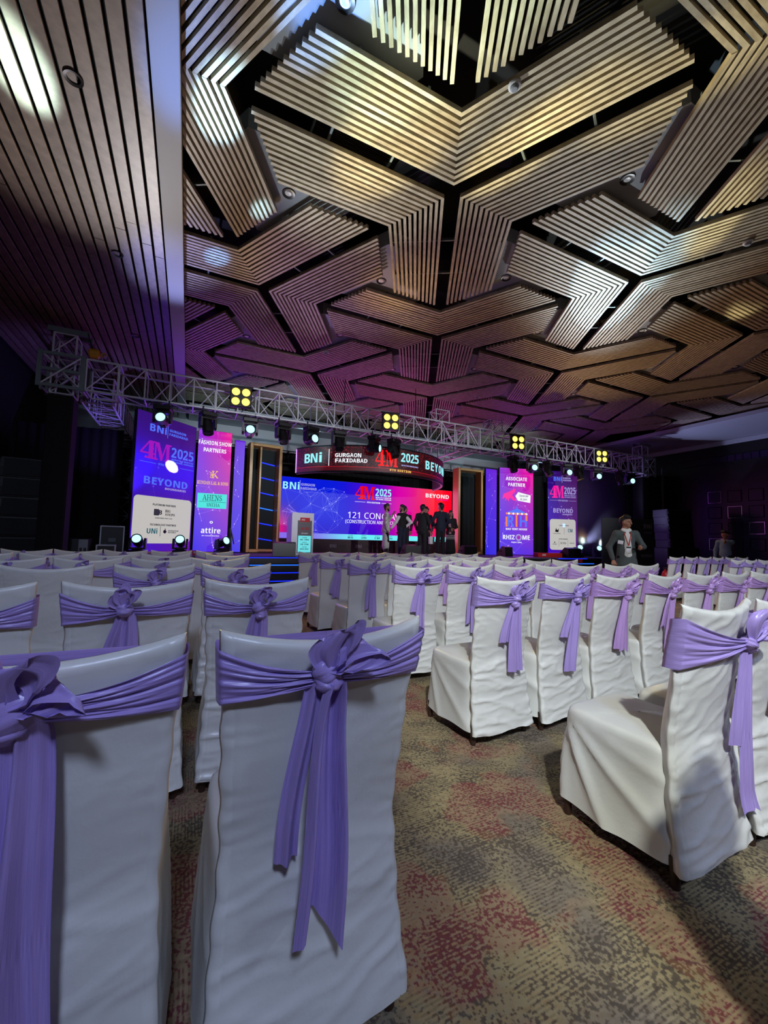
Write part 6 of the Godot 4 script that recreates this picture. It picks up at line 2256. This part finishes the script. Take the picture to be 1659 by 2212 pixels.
	if p.has("vest"):
		var v := Body.new()
		v.h = 0.016
		v.k = 0.03
		for k in 2:
			v.bone(sh[k] * 0.97, arms[k][0], 0.068, 0.056)
			v.bone(arms[k][0], arms[k][0].lerp(arms[k][1], 0.94), 0.055, 0.042)
		v.bone(up.call(Vector3(-0.05, 1.485, 0)), up.call(Vector3(0.05, 1.485, 0)), 0.050, 0.050)
		var vm := B.new()
		v.into(vm, xf)
		part("shirt", vm.mesh(), M[p.vest], o)
	if p.has("under"):
		var u := Body.new()
		u.h = 0.016
		u.k = 0.03
		u.bone(Vector3(0, 1.0, 0), Vector3(0, 0.36, 0), 0.15, 0.195, Vector3(1, 1, 0.66))
		var um := B.new()
		u.into(um, xf)
		part("kurta", um.mesh(), M[p.under], o)
	if p.has("front"):
		var f := Body.new()
		f.h = 0.012
		f.k = 0.03
		f.bone(up.call(Vector3(0, 1.45, 0.060)), up.call(Vector3(0, 1.36, 0.078)), 0.040, 0.062, Vector3(1.0, 1, 0.62))
		f.bone(up.call(Vector3(0, 1.36, 0.078)), up.call(Vector3(0, 1.00, 0.086)), 0.062, 0.088, Vector3(1.0, 1, 0.62))
		f.bone(up.call(Vector3(-0.05, 1.49, 0.02)), up.call(Vector3(0.05, 1.49, 0.02)), 0.05, 0.05)
		var fm := B.new()
		f.into(fm, xf)
		part("shirt", fm.mesh(), M[p.front], o)
	var l := Body.new()
	l.h = 0.018
	l.k = 0.04
	l.bone(hips[0] + Vector3(0, 0.03, 0), hips[1] + Vector3(0, 0.03, 0), 0.100, 0.100, Vector3(1, 1, 0.95))
	for k in 2:
		var kn2: Vector3 = (hips[k] + feet[k]) * 0.5 + Vector3(0, 0.02, 0.03) + Vector3(0, 0.22, 0.34) * (1.0 if dr > 0.0 else 0.0)
		l.bone(hips[k], kn2, 0.092, 0.072)
		l.bone(kn2, feet[k] + Vector3(0, 0.0, 0), 0.072, 0.060)
	if p.get("skirt", false):
		l.bone(Vector3(0, 0.9, 0), Vector3(0, 0.2, 0), 0.15, 0.22, Vector3(1, 1, 0.8))
	var lm := B.new()
	l.into(lm, xf)
	part("skirt" if p.get("skirt", false) else "trousers", lm.mesh(), M[p.legs], o)
	for k in 2:
		var sb := Body.new()
		sb.h = 0.012
		sb.k = 0.02
		sb.bone(feet[k] + Vector3(0, -0.03, -0.05), feet[k] + Vector3(0, -0.036, 0.15), 0.040, 0.034, Vector3(1.05, 0.9, 1))
		sb.bone(feet[k] + Vector3(0, 0.0, -0.02), feet[k] + Vector3(0, -0.03, 0.04), 0.042, 0.042)
		var sm := B.new()
		sb.into(sm, xf)
		part("shoe", sm.mesh(), M.black, o)
	return o


func people() -> void:
	var away := PI
	person("person in a white floral jacket over a long white kurta, hand raised to the chin", Vector3(5.98, DECK, -12.3), deg_to_rad(70), {"tall": 1.70, "top": "floral", "top_name": "jacket", "under": "cloth_kurta", "hem": 0.82, "wide": 0.03, "legs": "cloth_trousers", "beard": true, "arms": [[Vector3(-0.27, 1.14, -0.03), Vector3(-0.25, 0.88, 0.03)], [Vector3(0.25, 1.20, 0.10), Vector3(0.07, 1.42, 0.22)]], "fat": 0.015})
	person("person in a black waistcoat and white shirt sleeves, seen from behind, one arm out", Vector3(6.68, DECK, -12.45), away + 0.25, {"tall": 1.72, "top": "cloth_black", "top_name": "waistcoat", "vest": "cloth_white", "hem": 0.95, "legs": "cloth_navy", "look": 0.9, "beard": true, "arms": [[Vector3(-0.33, 1.18, -0.10), Vector3(-0.20, 1.00, 0.06)], [Vector3(0.30, 1.16, 0.0), Vector3(0.40, 0.95, 0.12)]]})
	person("person in a dark shirt standing half behind the black waistcoat, facing the hall", Vector3(7.02, DECK, -12.9), deg_to_rad(-35), {"tall": 1.70, "top": "cloth_charcoal", "legs": "cloth_trousers", "beard": true})
	person("person in a dark suit in the middle of the group, seen from the side", Vector3(7.42, DECK, -12.35), deg_to_rad(125), {"tall": 1.76, "top": "cloth_charcoal", "top_name": "suit_jacket", "hem": 0.80, "legs": "cloth_charcoal", "nod": 0.15, "fat": 0.01, "front": "cloth_grey", "arms": [[Vector3(-0.25, 1.14, 0.02), Vector3(-0.20, 0.92, 0.16)], [Vector3(0.27, 1.15, -0.03), Vector3(0.23, 0.90, 0.08)]]})
	person("person in a grey shirt partly behind the dark suit, holding a white bag", Vector3(7.92, DECK, -12.9), deg_to_rad(-60), {"tall": 1.74, "top": "cloth_grey", "legs": "cloth_trousers", "arms": [[Vector3(-0.26, 1.16, 0.02), Vector3(-0.20, 0.94, 0.14)], [Vector3(0.27, 1.15, 0.0), Vector3(0.26, 0.88, 0.04)]]})
	var bag := B.new()
	bag.prism(PackedVector2Array([Vector2(-0.11, 0), Vector2(0.11, 0), Vector2(0.12, 0.26), Vector2(-0.12, 0.26)]), 0.07)
	bag.path(PackedVector3Array([Vector3(-0.06, 0.26, 0.035), Vector3(-0.04, 0.36, 0.035), Vector3(0.04, 0.36, 0.035), Vector3(0.06, 0.26, 0.035)]), 0.006, 5)
	lone("paper_bag", "white paper bag held low by the person in a grey shirt", "bag", bag.mesh(), M.cloth_white, Vector3(7.98, DECK + 0.42, -12.66), 0.2)
	person("tall person in a navy shirt and dark trousers, seen from behind", Vector3(8.20, DECK, -12.35), away - 0.1, {"tall": 1.86, "top": "cloth_navy", "legs": "cloth_trousers", "look": 0.35, "fat": 0.012, "arms": [[Vector3(-0.32, 1.17, -0.02), Vector3(-0.16, 1.02, 0.14)], [Vector3(0.32, 1.17, -0.02), Vector3(0.16, 1.02, 0.14)]]})
	var w := person("person with long dark hair in a black dress with white embroidery and a pale scarf", Vector3(8.72, DECK, -12.5), deg_to_rad(-20), {"tall": 1.62, "top": "cloth_black", "top_name": "dress_top", "legs": "cloth_black", "skirt": true, "long_hair": true, "hem": 0.9, "arms": [[Vector3(-0.24, 1.15, 0.04), Vector3(-0.04, 1.08, 0.20)], [Vector3(0.24, 1.15, 0.04), Vector3(0.05, 1.05, 0.21)]]})
	var em := B.new()
	rng.seed = 4
	for r in 3:
		for k in 14:
			var a := -1.2 + 2.4 * k / 13.0
			em.box(Vector3(sin(a) * 0.178, 0.62 + r * 0.06 + 0.012 * (k % 2), cos(a) * 0.146), Vector3(0.022, 0.022 + 0.01 * (r % 2), 0.008), 0.003, Basis(Vector3.UP, a))
	part("embroidery", em.mesh(), M.cloth_white, w)
	var sc := B.new()
	var scp := curve_pts([Vector3(-0.08, 1.36, 0.06), Vector3(-0.07, 1.2, 0.13), Vector3(-0.05, 1.0, 0.15), Vector3(-0.05, 0.8, 0.16)], 12)
	var scw := PackedVector3Array()
	var sch := PackedFloat32Array()
	for k in 12:
		scw.append(Vector3(1, 0, 0.1).normalized())
		sch.append(0.045)
	ribbon(sc, scp, scw, sch, 1.2, 0.008, 0.5)
	part("scarf", sc.mesh(), M.cloth_pink, w)
	# the man walking along the far side of the hall
	var m := person("man in a grey blazer and white shirt with a red lanyard, phone in hand", Vector3(8.26, 0, -5.5), deg_to_rad(-38), {"tall": 1.80, "top": "cloth_blazer", "top_name": "blazer", "front": "cloth_white", "hem": 0.74, "wide": 0.035, "legs": "cloth_trousers", "look": 0.85, "fat": 0.012, "grip": 0.9, "arms": [[Vector3(-0.30, 1.15, -0.05), Vector3(-0.27, 0.90, 0.08)], [Vector3(0.31, 1.17, 0.0), Vector3(0.17, 1.16, 0.24)]]})
	var ly := B.new()
	for e in [-1.0, 1.0]:
		ly.path(PackedVector3Array([Vector3(e * 0.075, 1.545, 0.0), Vector3(e * 0.062, 1.46, 0.112), Vector3(e * 0.004, 1.22, 0.155)]), 0.008, 6)
	part("lanyard", ly.mesh(), M.red, m)
	part("badge_card", boxm(Vector3(0.10, 0.13, 0.006), 0.002, Vector3(0, 1.13, 0.150)), M.print_white, m)
	part("badge_print", boxm(Vector3(0.09, 0.03, 0.008), 0.001, Vector3(0, 1.18, 0.1505)), M.print_dark, m)
	var nt := part("name_tag", boxm(Vector3(0.10, 0.075, 0.006), 0.002), M.print_white, m, Vector3(-0.135, 1.285, 0.100))
	nt.rotation = Vector3(0, -0.5, -0.18)
	part("watch", tubem(Vector3(0.185, 1.165, 0.213), Vector3(0.175, 1.165, 0.232), 0.036, 14), M.chrome, m)
	lone("phone", "dark phone held at chest height by the man in the blazer", "phone", boxm(Vector3(0.075, 0.012, 0.15), 0.005), M.black, Vector3(8.15, 1.222, -5.17), 0.4)
	# helper at the panelled wall
	person("person in a pale blue shirt by the panelled wall, reaching out with one arm", Vector3(15.4, 0, -7.0), deg_to_rad(-85), {"tall": 1.74, "top": "cloth_sky", "legs": "cloth_navy", "nod": 0.25, "arms": [[Vector3(-0.26, 1.15, 0.0), Vector3(-0.24, 0.92, 0.1)], [Vector3(0.24, 1.40, 0.22), Vector3(0.20, 1.42, 0.46)]]})
	# unseen person squatting in the aisle, out of view, placed so that shade falls on the first chair of the open bank
	person("unseen person squatting in the aisle, shading the first chair of the open bank", Vector3(1.02, 0, 0.10), PI - 1.6, {"tall": 1.80, "drop": 0.18, "top": "cloth_navy", "legs": "cloth_trousers", "arms": [[Vector3(-0.27, 0.70, 0.08), Vector3(-0.16, 0.60, 0.32)], [Vector3(0.27, 0.70, 0.08), Vector3(0.16, 0.60, 0.32)]]})
